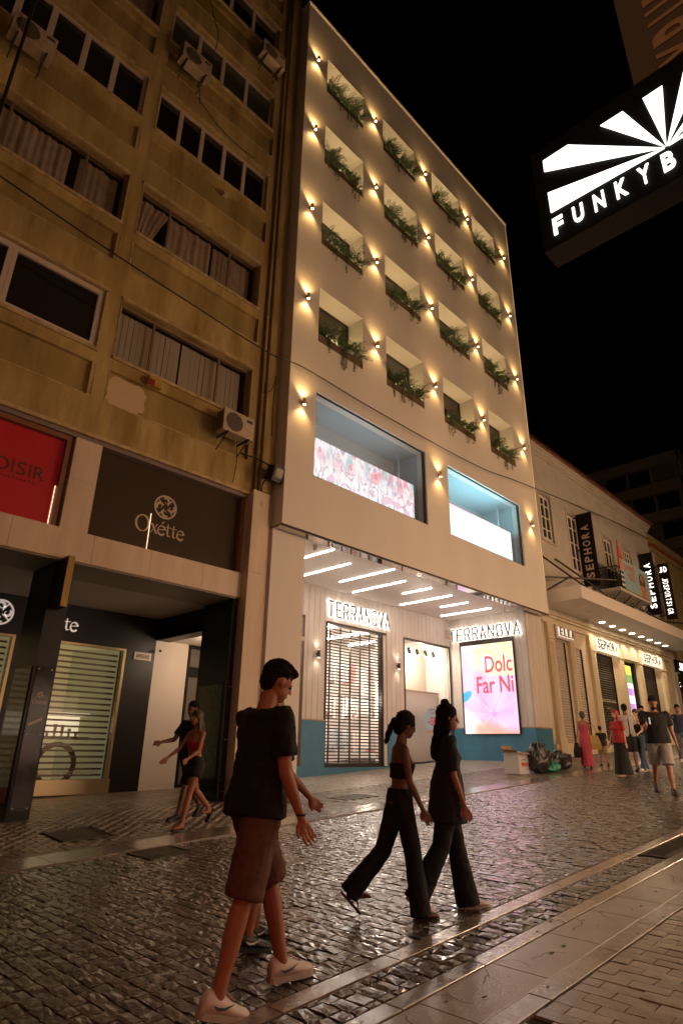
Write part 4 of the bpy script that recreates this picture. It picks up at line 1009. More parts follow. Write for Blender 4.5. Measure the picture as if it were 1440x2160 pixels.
text('lettering', 'APO', .32, m_orl, po, (20.07, 11.75, 4.78), (0, -1, 0), W, width=.75, extrude=.004)
# alarm on the corner
al = empty('alarm_box', (19.95, 13.5, 5.5), 'white alarm box with blue and orange lens in the corner of the entrance bay', 'alarm box')
MB().box(19.86, 20.08, 13.42, 13.60, 5.48, 5.82).build('case', m_pvc, al); MB().box(19.90, 20.04, 13.41, 13.419, 5.60, 5.74).build('blue_lens', m_blue, al); MB().box(19.90, 20.04, 13.405, 13.419, 5.49, 5.58).build('orange_lens', mat('orange_lens', (.8, .2, .05), .3), al)

# ------------------------------------------------------------------ wall lamps (up and down)
m_lampb = mat('brass_lamp_body', (.60, .40, .20), .45)
m_lampd = mat('dark_lamp_body', (.035, .03, .028), .4, metal=.4)
m_bulb = mat('warm_bulb', (1, .8, .5), .4, emit=(1, .66, .28), estr=26)
m_bulbw = mat('white_bulb', (1, .9, .8), .4, emit=(1, .88, .72), estr=14)
def sconce(x, y, z, label, group, body, bulb, power, col, up=True, r=.046, h=.17, ang=122):
    t = empty('wall_lamp', (x, y, z), label, 'wall lamp', group)
    b = MB(); b.cyl((x, y - .10, z - h / 2), (x, y - .10, z + h / 2), r, 14); b.box(x - .02, x + .02, y - .06, y, z - .03, z + .03); b.build('lamp_body', body, t)
    for sgn in ((1, -1) if up else (-1,)):
        MB().disc((x, y - .10, z + sgn * (h / 2 + .003)), (1, 0, 0), (0, 1, 0), r * .8, 12).build('bulb', bulb, t)
        ld = bpy.data.lights.new('lamp_light', 'SPOT'); ld.energy = power * (1 if sgn > 0 else .8); ld.color = col; ld.spot_size = R(ang); ld.spot_blend = 1.0; ld.shadow_soft_size = .03
        lo = bpy.data.objects.new('lamp_light', ld); C.objects.link(lo); lo.parent = t; lo.location = (0, -.115, sgn * (h / 2 + .02))
        lo.rotation_euler = (math.pi if sgn > 0 else 0, 0, 0)
    return t
SX = [8.72, 11.60, 14.60, 17.60, 20.64]; SZ = [22.80, 19.50, 16.19, 12.91]
rown = ['top', 'second', 'third', 'fourth']; coln = ['left edge', 'first gap', 'second gap', 'third gap', 'right edge']
for j, z in enumerate(SZ):
    for i, x in enumerate(SX):
        sconce(x, YB, z, 'warm up-and-down wall lamp in the %s niche row, at the %s' % (rown[j], coln[i]), 'lamps on the white facade', m_lampb, m_bulb, 44, (1, .58, .20))
for i, x in ((0, 8.74), (2, 14.6), (4, 20.63)):
    sconce(x, YB, 9.58, 'warm wall lamp beside the display windows, at the %s' % {0: 'left edge', 2: 'gap between them', 4: 'right edge'}[i], 'lamps on the white facade', m_lampb, m_bulb, 44, (1, .58, .20))
sconce(12.95, YR, 4.11, 'small dark wall lamp left of the roller grille', 'lamps in the entrance bay', m_lampd, m_bulbw, 9, (1, .85, .66), h=.22)
sconce(16.83, YR, 4.14, 'small dark wall lamp between grille and glass window', 'lamps in the entrance bay', m_lampd, m_bulbw, 9, (1, .85, .66), h=.22)

# ------------------------------------------------------------------ planters
m_leaf = mat('fern_leaf', (.022, .052, .012), .5, col2=(.05, .09, .022), nscale=8)
m_ivy = mat('ivy_leaf', (.05, .10, .03), .45, col2=(.09, .15, .05), nscale=9)
def plant_mesh(w, seed):
    r = random.Random(seed); A = MB(); B = MB()
    def leaf(b, p, d, l, wd, up):
        d = d.normalized(); s = d.cross(up).normalized() if d.cross(up).length > 1e-4 else Vector((1, 0, 0)); m_ = p + d * l * .5 + up * l * .06
        b.add([p, m_ + s * wd, p + d * l, m_ - s * wd], [(0, 1, 2, 3)])
    nf = 9
    for k in range(nf):
        cx = .12 + (w - .24) * (k + r.uniform(.1, .9)) / nf
        big = (k == 0 or k >= nf - 2) or r.random() < .25
        for q in range(9 if big else 7):
            a = r.uniform(0, 6.283); L_ = r.uniform(.3, .55) if big else r.uniform(.16, .34); el = r.uniform(.5, 1.35)
            d = Vector((math.cos(a) * math.cos(el), math.sin(a) * math.cos(el) - .25, math.sin(el)))
            p = Vector((cx, -.10 + r.uniform(-.05, .05), .02)); n = 9
            for i in range(n):
                t = i / n; d = (d + Vector((0, 0, -.11))).normalized(); p = p + d * L_ / n
                sd = d.cross(Vector((0, 0, 1))).normalized() if d.cross(Vector((0, 0, 1))).length > .01 else Vector((1, 0, 0))
                ll = (.10 + .05 * big) * (1 - t * .6)
                for sg_ in (1, -1): leaf(A, p, sd * sg_ + d * .7, ll, .009 + .006 * r.random(), Vector((0, 0, 1)))
    for k in range(r.randint(6, 9)):
        cx = r.uniform(.15, w - .1); L_ = r.uniform(.25, .75); p = Vector((cx, -.17, 0)); n = int(L_ / .03)
        for i in range(n):
            p = p + Vector((r.uniform(-.014, .014), r.uniform(-.006, .006), -.03))
            for q in range(3):
                a = r.uniform(0, 6.283); leaf(B, p, Vector((math.cos(a), math.sin(a) * .6, -.5)), r.uniform(.035, .06), .018, Vector((0, -1, .3)))
    for k in range(70):
        p = Vector((r.uniform(.05, w - .05), r.uniform(-.18, .02), r.uniform(-.04, .12))); a = r.uniform(0, 6.283)
        leaf(B, p, Vector((math.cos(a), math.sin(a), .4)), r.uniform(.05, .09), .022, Vector((0, 0, 1)))
    return A, B
variants = []
for s_ in range(5):
    A, B = plant_mesh(1.85, 40 + s_); oa = A.build('m', m_leaf, None, recalc=False); ob = B.build('m', m_ivy, None, recalc=False)
    variants.append((oa.data, ob.data)); bpy.data.objects.remove(oa); bpy.data.objects.remove(ob)
pb = MB().box(0, 1, 0, .22, 0, .30).build('m', m_planter, None); pbm = pb.data; bpy.data.objects.remove(pb)
cn = ['first', 'second', 'third', 'fourth']
for j, (c, d) in enumerate(NZ):
    for i, (a, b_) in enumerate(NX):
        t = empty('window_planter', (a, YB + .03, c), 'brown trough of ferns and trailing ivy, %s niche from the left in the %s row' % (cn[i], rown[j]), 'planter', 'planters in the niches')
        o = bpy.data.objects.new('trough', pbm); C.objects.link(o); o.parent = t; o.scale = (b_ - a - .02, 1, 1); o.location = (.01, .01, 0.0)
        A, B = variants[(i * 3 + j * 2 + (i * j) % 2) % 5]; k = (b_ - a) / 1.85
        for me, nm in ((A, 'fern_foliage'), (B, 'ivy_foliage')):
            o = bpy.data.objects.new(nm, me); C.objects.link(o); o.parent = t; o.scale = (k * (-1 if (i + j) % 3 == 1 else 1), 1.15, rnd.uniform(.9, 1.15)); o.location = ((b_ - a) if (i + j) % 3 == 1 else 0, .13, .29)
        ld = bpy.data.lights.new('planter_light', 'POINT'); ld.energy = 30; ld.color = (1, .72, .32); ld.shadow_soft_size = .04
        lo = bpy.data.objects.new('planter_light', ld); C.objects.link(lo); lo.parent = t; lo.location = ((b_ - a) * .55, .36, .42)
        MB().cyl((a + (b_ - a) * .55 , YB + .39, c + .36), (a + (b_ - a) * .55, YB + .39, c + .40), .03, 8).build('planter_spot', m_bulb, t)

# ------------------------------------------------------------------ cream building with the perfume shop
SY = 10.8
m_cream = mat('cream_render', (.58, .54, .48), .75, col2=(.50, .46, .40), nscale=1.2, bump=.06, bscale=20)
m_creams = mat('cream_limestone', (.66, .58, .44), .6, col2=(.54, .45, .31), nscale=2.5, bump=.12, bscale=20, streak=1)
m_tile = mat('terracotta_roof_tile', (.22, .085, .045), .7, col2=(.13, .055, .03), nscale=5)
m_shut = mat('painted_steel_shutter', (.50, .45, .38), .5)
m_winw = mat('white_painted_wood', (.85, .80, .72), .5)
m_shutd = mat('dark_steel_shutter', (.085, .072, .058), .4, metal=.4)
m_bann = mat('black_banner', (.009, .008, .008), .7, spec=.2)
m_banl = mat('pale_banner_letter', (.62, .50, .40), .5)
m_litl = mat('lit_white_letter', (1, 1, 1), .5, emit=(1, .95, .9), estr=1.6)
m_litbox = mat('lit_sign_box', (1, 1, 1), .5, emit=(1, .86, .68), estr=.62)
m_blk = mat('black_letter', (.012, .01, .01), .5)
m_ironw = mat('wrought_iron', (.02, .017, .015), .5)
m_down = mat('downlight_lens', (1, 1, 1), .5, emit=(1, .86, .62), estr=14)
SB = empty('cream_building', (29, SY, gz(29, SY)), 'two-storey cream building with tiled roof, balcony and long flat canopy', 'building')
xe = 37.25
wins = [(23.3, 24.35, 9.85, 12.1), (26.0, 27.1, 9.0, 11.9), (30.1, 31.2, 8.5, 11.8), (32.85, 33.8, 9.9, 11.8), (35.4, 36.3, 9.9, 11.8)]
shops = [(23.15, 24.2, 1.75, 5.58), (24.95, 25.75, 1.75, 5.5), (26.95, 29.0, 1.75, 5.56), (30.15, 31.95, 1.5, 5.56), (32.6, 34.6, 1.75, 5.6)]
wall_holes('wall', m_cream, SB, 21.45, xe, 6.6, 14.2, SY, SY + .4, [w_ for w_ in wins])
wall_holes('shop_wall', m_creams, SB, 21.45, xe, 1.0, 6.6, SY, SY + .5, shops)
for (a, c, e, f) in wins:
    n_ = 2; w = window(SB, a + .12, c - .08, e + .1, f - .15, SY + .04, [(a + c) / 2 + .02], m_winw, m_glassg, fw=.07, mw=.09, depth=.06)
    b = MB()
    for k in (1, 2, 3): b.box(a + .19, c - .15, SY + .045, SY + .085, e + (f - e) * k / 4 - .02, e + (f - e) * k / 4 + .02)
    b.build('glazing_bar', m_winw, w)
    MB().box(a, c, SY + .16, SY + .38, e, f).build('window_backing', m_cream, SB)
for (a, c, e, f) in wins:
    b = MB(); b.box(a - .14, c + .14, SY - .05, SY + .02, f + .02, f + .16); b.box(a - .12, a, SY - .03, SY + .02, e, f + .02); b.box(c, c + .12, SY - .03, SY + .02, e, f + .02); b.box(a - .12, c + .12, SY - .06, SY + .02, e - .08, e)
    b.build('window_surround', m_cream, SB)
# eave, tiles
for k, (p_, h_) in enumerate(((.10, .12), (.18, .12), (.28, .14))): MB().box(21.45, xe + .1, SY - p_, SY + .1, 13.86 + k * .125, 13.98 + k * .125).build('eave_moulding', m_cream, SB)
b = MB(); x = 21.4
while x < xe + .2:
    for j in range(8):
        ya = SY - .42 + j * .34; za = 14.26 + j * .14; n = 6; vs = []
        for t_ in (0, 1):
            yy = ya + t_ * .38; zz = za + t_ * .155; rr = .105 if t_ == 0 else .085
            for q in range(n + 1):
                a = math.pi * q / n; vs.append((x + rr * math.cos(a) + rnd.uniform(-.004, .004), yy, zz + rr * math.sin(a)))
        b.add(vs, [(q, q + 1, n + 2 + q, n + 1 + q) for q in range(n)])
    x += .235
b.build('roof_tiles', m_tile, SB, recalc=False)['kind'] = 'stuff'
MB().add([(21.4, SY - .38, 14.24), (xe, SY - .38, 14.24), (xe, SY + 3.5, 15.8), (21.4, SY + 3.5, 15.8), (21.4, SY - .3, 14.2), (xe, SY - .3, 14.2), (xe, SY + 3.5, 14.2), (21.4, SY + 3.5, 14.2)],
         [(0, 1, 2, 3), (4, 7, 6, 5), (0, 4, 5, 1), (1, 5, 6, 2), (2, 6, 7, 3), (3, 7, 4, 0)]).build('roof', m_tile, SB)
for x_ in (24.5, 31.0): MB().box(x_, x_ + .5, SY + .6, SY + 1.1, 14.6, 15.3).build('chimney', m_cream, SB)
# long canopy
MB().box(21.9, 37.2, 8.91, SY, 6.76, 7.25).build('canopy', mat('white_canopy', (.70, .64, .57), .6), SB)
for i in range(8):
    x_ = 26.84 + 1.172 * i
    l = MB(); l.cyl((x_, 10.2, 6.745), (x_, 10.2, 6.758), .12, 16); l = l.build('downlight', m_down, SB)
    ld = bpy.data.lights.new('downlight_beam', 'SPOT'); ld.energy = 190; ld.color = (1, .76, .46); ld.spot_size = R(115); ld.spot_blend = .6; ld.shadow_soft_size = .08
    lo = bpy.data.objects.new('downlight_beam', ld); C.objects.link(lo); lo.parent = l; lo.location = Vector((x_, 10.2, 6.73)) - wloc(l)
for x_, y_ in ((25.5, 9.75), (24.4, 9.7), (23.2, 9.6), (25.6, 10.2)):
    MB().cyl((x_, y_, 6.75), (x_, y_, 6.759), .13, 16).build('unlit_downlight', m_pvc, SB)
c_ = MB(); c_.ellipsoid((26.0, 10.45, 6.66), (.07, .07, .07)); c_.cyl((26.0, 10.45, 6.7), (26.0, 10.45, 6.76), .03, 8)
c_ = c_.build('dome_camera', m_pvc, None, smooth=True); origin_thing(c_, (26, 10.45, 6.7)); tagp(c_, 'small white dome camera under the canopy near the first lit downlight', 'camera')
# steel struts over the canopy
b = MB()
for p, q in (((22.0, 10.75, 9.1), (23.8, 9.1, 7.25)), ((24.1, 10.75, 9.15), (26.3, 9.1, 7.25)), ((22.05, 10.6, 7.9), (26.2, 9.1, 8.35)), ((22.1, 10.4, 7.28), (23.6, 10.0, 8.1)), ((33.0, 10.7, 8.6), (35.5, 9.1, 7.25)), ((37.0, 10.7, 8.4), (37.4, 8.6, 8.0))):
    b = MB(); b.tube([p, q], .04, 6); b.build('canopy_strut', m_ironw, SB)
# cornice and pilasters
for k, (p_, z0, z1) in enumerate(((.10, 6.18, 6.28), (.05, 6.284, 6.42), (.14, 6.424, 6.52), (.22, 6.524, 6.62), (.16, 6.624, 6.755))):
    MB().box(22.2, xe, SY - p_, SY - .001, z0, z1).build('cornice', m_creams, SB)
for a, c in ((22.45, 23.05), (24.3, 24.85), (26.3, 26.92), (29.5, 30.1), (31.98, 32.52), (35.3, 36.0)):
    zb = gz(a, SY) - .1
    p = MB().box(a + .06, c - .06, SY - .14, SY - .001, 1.9, 5.55).build('pilaster', m_creams, SB)
    MB().box(a, c, SY - .19, SY - .001, zb, 1.9).build('base', m_creams, p); MB().box(a + .02, c - .02, SY - .17, SY - .001, 5.55, 5.64).build('capital', m_creams, p)
    MB().box(a + .03, c - .03, SY - .15, SY - .001, 5.644, 6.176).build('capital_block', m_creams, p)
    for k in range(3): MB().box(a + .12 + k * (c - a - .24) / 3, a + .12 + (k + .55) * (c - a - .24) / 3, SY - .155, SY - .141, 2.0, 5.45).build('flute', m_creams, p)
MB().box(22.3, xe, SY - .11, SY - .001, .9, 1.7).build('plinth', m_creams, SB)
def shutter(a, c, z0, z1, m, label):
    b = MB(); z = z0; n = 0
    while z < z1:
        b.add([(a, SY + .08, z), (c, SY + .08, z), (c, SY + .04, z + .05), (a, SY + .04, z + .05), (c, SY + .08, z + .095), (a, SY + .08, z + .095)], [(0, 1, 2, 3), (3, 2, 4, 5)]); z += .10
    o = b.build('roller_shutter', m, SB, recalc=False); o['label'] = label
    MB().box(c - .05, c, SY + .005, SY + .10, z0, z1).build('guide', m_blk, o); MB().box(a, a + .05, SY + .005, SY + .10, z0, z1).build('guide', m_blk, o)
    return o
shutter(23.15, 24.2, 1.75, 5.58, m_shut, 'pale closed shutter under the gold-lettered sign')
shutter(24.95, 25.75, 1.75, 5.5, m_shut, 'narrow pale closed shutter')
s1 = shutter(26.95, 29.0, 1.75, 5.56, m_shutd, 'dark closed shutter with white web address'); s2 = shutter(32.6, 34.6, 1.75, 5.6, m_shutd, 'dark closed shutter beyond the lit door')
text('lettering', 'ONLINE STORE sephora', .17, m_banl, s1, (27.05, SY + .03, 3.45), U, W, width=1.75, extrude=.003)
text('lettering', 'f g y in', .10, m_banl, s1, (27.7, SY + .03, 3.2), U, W, width=.5, extrude=.003)
# lit name boxes
m_hal2 = mat('soft_halo_led', (1, 1, 1), .5, emit=(1, .90, .74), estr=.9)
def namebox(x0, x1, z0, z1, s, label, sub=None, gold=False):
    t = empty('shop_sign', ((x0 + x1) / 2, SY - .2, z0), label, 'shop sign')
    bxm = m_litbox if not gold else m_cream
    MB().box(x0, x1, SY - .20, SY - .145, z0, z1).build('sign_box', bxm, t)
    h = z1 - z0
    if gold:
        for i, ch in enumerate(s):
            o = text('letter', ch, h * .62, mat('gold_letter', (.35, .22, .08), .3, metal=.8) if i == 0 else bpy.data.materials['gold_letter'], t, (x0 + .16 + i * .34, SY - .27, z0 + h * .2), U, W, width=.24, extrude=.03)
            text('halo_light', ch, h * .66, m_hal2, o, (x0 + .15 + i * .34, SY - .222, z0 + h * .18), U, W, width=.27, extrude=.01, offset=.02)
    else:
        pitch = (x1 - x0 - .2) / len(s)
        for i, ch in enumerate(s): text('letter', ch, h * .74, m_blk, t, (x0 + .1 + i * pitch, SY - .206, z0 + h * .21), U, W, width=pitch * .84, extrude=.008, offset=.006)
        if sub: text('small_lettering', sub, h * .09, m_blk, t, (x0 + .25, SY - .203, z0 + h * .07), U, W, width=(x1 - x0) * .8, extrude=.004)
namebox(23.08, 24.68, 5.63, 6.17, 'ELLA', 'gold-lettered back-lit sign over the pale shutter', gold=True)
namebox(26.95, 29.42, 5.6, 6.17, 'SEPHORA', 'lit white name box over the dark shutter nearest the striped pillar', 'M Y   B E A U T Y')
namebox(32.55, 35.25, 5.62, 6.17, 'SEPHORA', 'lit white name box over the dark shutter beyond the lit door', 'M Y   B E A U T Y')
MB().box(30.12, 31.96, SY - .14, SY - .002, 5.6, 6.17).build('door_header', m_cream, SB)
# striped lit panel in the doorway
def stripes(u, v):
    k = int(v * 11)
    if v > .88: return (.75, .75, .10)
    if v > .78: return (.18, .35, .10)
    if v < .10: return (1, .45, .10)
    base = (1, .93, .95) if k % 2 == 0 else ((.45, .22, .60) if v > .42 else (.75, .18, .42))
    return mixc(base, (1, .6, .4), .35 if u > .75 else 0)
dp = empty('striped_lit_pillar', (30.9, 11.0, 1.6), 'lit pillar with white, purple and pink stripes inside the open shop door', 'lit pillar')
MB().box(30.35, 31.60, 10.96, 11.2, 1.5, 5.5).build('core', m_black, dp)
picture('striped_face', screen_mat('stripe_print', 1.5), dp, (30.35, 10.955, 1.6), U, W, 1.25, 3.8, stripes, 12, 66)
MB().box(30.1, 32.2, 12.4, 12.5, 1.3, 5.6).build('doorway_back', m_room, SB)
MB().box(31.78, 31.95, SY + .05, SY + .5, 1.5, 5.56).build('door_post', m_blk, SB)
MB().box(31.74, 31.77, SY + .5, SY + .9, 1.6, 4.2).build('red_strip', mat('red_lit_strip', (.5, .03, .03), .5, emit=(1, .08, .05), estr=.35), SB)
# balcony
BL = empty('balcony_poster', (30.4, 9.45, 8.5), 'sky-blue summer poster of a long-haired woman hung on the balcony front', 'banner')
MB().box(27.75, 31.75, 9.5, SY, 8.28, 8.44).build('balcony_slab', m_cream, SB)
b = MB()
rail = MB(); rail.box(27.78, 27.83, 9.55, SY, 9.42, 9.46); rail.box(27.78, 31.72, 9.55, 9.60, 9.42, 9.46); rail.box(27.78, 27.83, 9.55, SY, 9.10, 9.13); rail.box(27.78, 31.72, 9.55, 9.60, 8.50, 8.53)
rail.box(27.78, 27.83, 9.55, SY, 8.72, 8.75)
rail = rail.build('railing', m_ironw, SB)
k = 0
while 9.6 + k * .12 < SY: MB().cyl((27.805, 9.6 + k * .12, 8.44), (27.805, 9.6 + k * .12, 9.42), .012, 6).build('baluster', m_ironw, rail); k += 1
k = 0
while 27.85 + k * .2 < 31.7: MB().cyl((27.85 + k * .2, 9.575, 8.44), (27.85 + k * .2, 9.575, 9.42), .012, 6).build('baluster', m_ironw, rail); k += 1
b = MB()
for k in range(10):
    y_ = 9.66 + k * .115
    b.ring((27.805, y_, 9.27), (0, 1, 0), (0, 0, 1), .035, .05, 10, .01); b.ring((27.805, y_, 8.62), (0, 1, 0), (0, 0, 1), .035, .052, 10, .01)
b.build('scrollwork', m_ironw, rail)
for xx in (28.0, 29.2, 30.4, 31.6):
    b = MB(); pts = [(xx, SY, 7.35), (xx, SY - .15, 7.7), (xx, 9.9, 8.0), (xx, 9.6, 8.27)]; b.tube(pts, .025, 6)
    b.ring((xx, 10.35, 8.0), (0, 1, 0), (0, 0, 1), .14, .18, 14, .02); b.ring((xx, 10.0, 8.12), (0, 1, 0), (0, 0, 1), .07, .10, 12, .02); b.tube([(xx, SY - .02, 7.3), (xx, SY - .02, 8.27)], .025, 6)
    b.build('scroll_bracket', m_ironw, SB)
def bposter(u, v):
    c = mixc((.22, .42, .50), (.34, .52, .58), v)
    if v < .35: c = mixc(c, (.45, .50, .50), .5 * (1 - v / .35))
    hx, hy = .74, .66
    if u < .11: c = (.05, .05, .05) if (v * 6) % 1 < .5 and v < .6 else ((.75, .20, .10) if v > .6 else (.75, .72, .68))
    d = math.hypot((u - hx) / .11, (v - hy + .12) / .30)
    if d < 1: c = (.12, .05, .03)
    d = math.hypot((u - hx) / .055, (v - hy) / .13)
    if d < 1: c = (.50, .24, .14)
    if v < .42 and abs(u - hx - .02) < .16 * (1 - v * .9): c = (.46, .22, .13) if abs(u - hx) < .06 or v > .25 else (.52, .33, .22)
    return c
picture('poster_print', print_mat('summer_poster_print'), BL, (27.95, 9.46, 8.42), U, W, 3.7, 1.42, bposter, 90, 30)
MB().box(27.95, 31.65, 9.465, 9.50, 8.42, 9.84).build('poster_board', m_bann, BL)
MB().add([(27.95, 9.46, 9.9), (28.5, 9.46, 9.9), (28.12, 9.46, 10.75), (27.95, 9.50, 9.9), (28.5, 9.50, 9.9), (28.12, 9.50, 10.75)], [(0, 1, 2), (3, 5, 4), (0, 3, 4, 1), (1, 4, 5, 2), (2, 5, 3, 0)]).build('parasol_cutout', mat('coral_print', (.55, .12, .06), .6), BL)
m_ot = mat('orange_lettering', (.62, .16, .06), .6)
text('lettering', 'SUMMER', .36, m_ot, BL, (28.5, 9.455, 9.36), U, W, width=1.35, extrude=.004); text('lettering', 'VIBES', .36, m_ot, BL, (28.75, 9.455, 8.96), U, W, width=.95, extrude=.004)
# black blade banners
def banner(X, y0, y1, z0, z1, s, lm, label, size=.36, top=None, rev=False):
    t = empty('blade_banner', (X, y1, z0), label, 'banner')
    MB().box(X - .04, X + .04, y0, y1, z0, z1).build('board', m_bann, t)
    for zz in (z0 + .25, (z0 + z1) / 2, z1 - .12): MB().tube([(X, y1, zz), (X, SY + (.02 if y1 < SY else 0), zz)], .03, 6).build('arm', m_ironw, t)
    yc = (y0 + y1) / 2
    if not rev:
        n = len(s); L_ = (z1 - z0) * .76; p = L_ / n
        for i, ch in enumerate(s):
            text('letter', ch, size, lm, t, (X - .048, yc - size / 2, z0 + (z1 - z0) * .10 + i * p), (0, 0, 1), (0, 1, 0), width=p * (.70 if ch != 'I' else .2), extrude=.01, offset=.008)
    else:
        n = len(s); L_ = (z1 - z0) * .66; p = L_ / n
        for i, ch in enumerate(s):
            text('letter', ch, size, lm, t, (X - .048, yc + size / 2, z1 - (z1 - z0) * .27 - i * p), (0, 0, -1), (0, -1, 0), width=p * (.72 if ch not in '.I' else .25), extrude=.01, offset=.004)
        for i, ch in enumerate('JD'): text('logo_letter', ch, .32, lm, t, (X - .05, y1 - .05 - i * .24, z1 - .52), (0, -1, 0), (0, 0, 1), width=.17, extrude=.012, offset=.012)
    return t
banner(26.77, 9.98, 10.70, 8.41, 11.89, 'SEPHORA', m_banl, 'black blade banner with unlit pale upright letters, left of the balcony')
banner(34.93, 10.03, 10.70, 8.41, 11.87, 'SEPHORA', m_litl, 'black blade banner with lit white letters, right of the balcony', size=.34)
banner(36.84, 9.83, 10.38, 8.43, 11.65, 'JDSPORTS.GR', m_litl, 'narrow black blade banner with lit logo letters reading downwards', size=.29, rev=True)

# ------------------------------------------------------------------ next building along the street
m_yel = mat('yellow_render', (.42, .33, .15), .8, col2=(.34, .27, .13), nscale=1.2)
NB = empty('yellow_building', (45, SY, gz(45, SY)), 'yellow-grey low building with red tile edge beyond the canopy', 'building')
wall_holes('wall', m_yel, NB, 37.3, 70, 1.5, 13.0, SY + .02, SY + .4, [(39 + 3 * k, 40.2 + 3 * k, 8.6, 11.2) for k in range(9)] + [(38.4, 41.5, 2.2, 5.7), (43, 48, 2.2, 5.7)])
for k in range(9):
    w = window(NB, 39 + 3 * k, 40.2 + 3 * k, 8.6, 11.2, SY + .1, [39.6 + 3 * k], m_pvc, m_glassg, fw=.08, mw=.1)
MB().box(37.3, 70, SY - .15, SY + .3, 12.7, 12.95).build('cornice', m_yel, NB); MB().box(37.3, 70, SY + .3, SY + .6, 12.9, 14.2).build('parapet', m_yel, NB)
b = MB(); x = 37.4
while x < 60:
    vs = []
    for t_ in (0, 1):
        for q in range(6):
            a = math.pi * q / 5; vs.append((x + .12 * math.cos(a), SY - .3 + t_ * .7, 12.97 + t_ * .25 + .12 * math.sin(a)))
    b.add(vs, [(q, q + 1, 7 + q, 6 + q) for q in range(5)]); x += .36
b.build('tile_edge', mat('red_roof_tile', (.26, .06, .035), .7), NB, recalc=False)['kind'] = 'stuff'
MB().box(38.4, 41.5, SY + .2, SY + .3, 2.2, 5.7).build('roller_shutter', m_shutd, NB); MB().box(43, 48, SY + .2, SY + .3, 2.2, 5.7).build('shop_window', m_glassd, NB)
MB().box(37.35, 37.75, SY - .12, SY + .02, 1.5, 12.6).build('quoin_strip', m_cream, NB)
jd = empty('shop_sign', (38.5, SY - .1, 5.7), 'black shop sign with white logo letters at the right edge of the picture', 'shop sign')
MB().box(37.62, 42, SY - .22, SY - .10, 5.68, 6.38).build('sign_box', m_bann, jd)
for i, ch in enumerate('JD'): text('logo_letter', ch, .42, m_litl, jd, (38.0 + i * .52, SY - .235, 5.82), U, W, width=.5, extrude=.01, offset=.02)
for px_ in (37.66, 37.9):
    MB().cyl((px_, SY - .06, 1.8), (px_, SY - .06, 6.7), .05, 8).build('downpipe', m_cream, NB, smooth=True)
sconce(38.15, SY, 5.05, 'wall lamp shining down under the black logo sign at the right edge', 'lamps at the far shop', m_lampd, m_bulbw, 20, (1, .85, .6), h=.2)
# tall dark block behind
m_fd = mat('dark_concrete_block', (.22, .17, .13), .9, col2=(.17, .135, .10), nscale=.4)
FB = empty('tall_dark_block', (65, 18, gz(65, 18)), 'tall unlit office block rising behind the tiled roof', 'building')
MB().box(62.6, 85, 13.9, 36, 2, 29.7).build('mass', m_fd, FB)
for k in range(7):
    z0 = 28.9 - k * 3.0
    MB().box(62.0, 62.6, 13.7, 36, z0, z0 + 1.15).build('parapet_band', m_fd, FB)
    for j in range(9):
        y0 = 14.4 + j * 2.35
        MB().box(62.55, 62.59, y0, y0 + 2.1, z0 - 1.75, z0 - .02).build('window', m_glassd if (j + k) % 3 else mat('dim_blind', (.12, .10, .07), .8), FB)
        MB().box(62.2, 62.6, y0 - .2, y0 - .05, z0 - 1.85, z0).build('mullion', m_fd, FB)
MB().box(62.0, 85, 13.65, 13.9, 2, 30.1).build('end_wall', m_fd, FB)

# ------------------------------------------------------------------ near side: the building behind us carries the lit shoe-shop sign
m_nb = mat('near_render', (.45, .38, .30), .8)
KB = empty('near_building', (8, -2, 0), 'plain building behind the viewer that carries the lit sign', 'building')
MB().box(-12, 40, -1.9, -1.6, -1, 5.2).build('wall', m_nb, KB); MB().box(-12, 40, -1.9, -1.62, 5.2, 20).build('upper_wall', m_nb, KB)
m_wavy = bpy.data.materials.new('wavy_mesh_banner'); m_wavy.use_nodes = True
nt = m_wavy.node_tree; N = nt.nodes; L = nt.links; bs_ = N['Principled BSDF']; g_ = N.new('ShaderNodeNewGeometry'); wv = N.new('ShaderNodeTexWave'); rp = N.new('ShaderNodeValToRGB')
wv.inputs['Scale'].default_value = 14; wv.inputs['Distortion'].default_value = 5; wv.inputs['Detail'].default_value = 1; wv.inputs['Detail Scale'].default_value = .6; wv.bands_direction = 'Z'
L.new(g_.outputs['Position'], wv.inputs[0]); L.new(wv.outputs['Fac'], rp.inputs[0]); rp.color_ramp.elements[0].color = (.17, .13, .09, 1); rp.color_ramp.elements[1].color = (.25, .19, .13, 1)
L.new(rp.outputs[0], bs_.inputs['Base Color']); bs_.inputs['Roughness'].default_value = .8
FX = 4.0
fs_ = empty('lit_projecting_sign', (FX, 1.0, 5.35), 'big black projecting sign with lit white sun rays and capital letters', 'sign')
MB().tube([(FX + .12, -.5, 6.0), (FX + .12, -1.6, 6.0)], .05, 8).build('arm', m_iron, fs_)
MB().box(FX, FX + .24, -.5, 1.56, 5.36, 6.50).build('sign_box', m_bann, fs_)
MB().box(FX + .005, FX + .235, -.495, 1.555, 5.345, 5.359).build('underside', mat('sign_underside', (.03, .022, .018), .6), fs_)
m_white_lit = mat('lit_white_acrylic', (1, 1, 1), .4, emit=(1, .97, .95), estr=2.2)
cy_, cz_ = .53, 5.685
def ray_(pts):
    n = len(pts); MB().add([(FX - .012, a, b_) for a, b_ in pts] + [(FX - .001, a, b_) for a, b_ in pts], [tuple(range(n)), tuple(range(2 * n - 1, n - 1, -1))] + [(k, (k + 1) % n, n + (k + 1) % n, n + k) for k in range(n)]).build('sun_ray', m_white_lit, fs_)
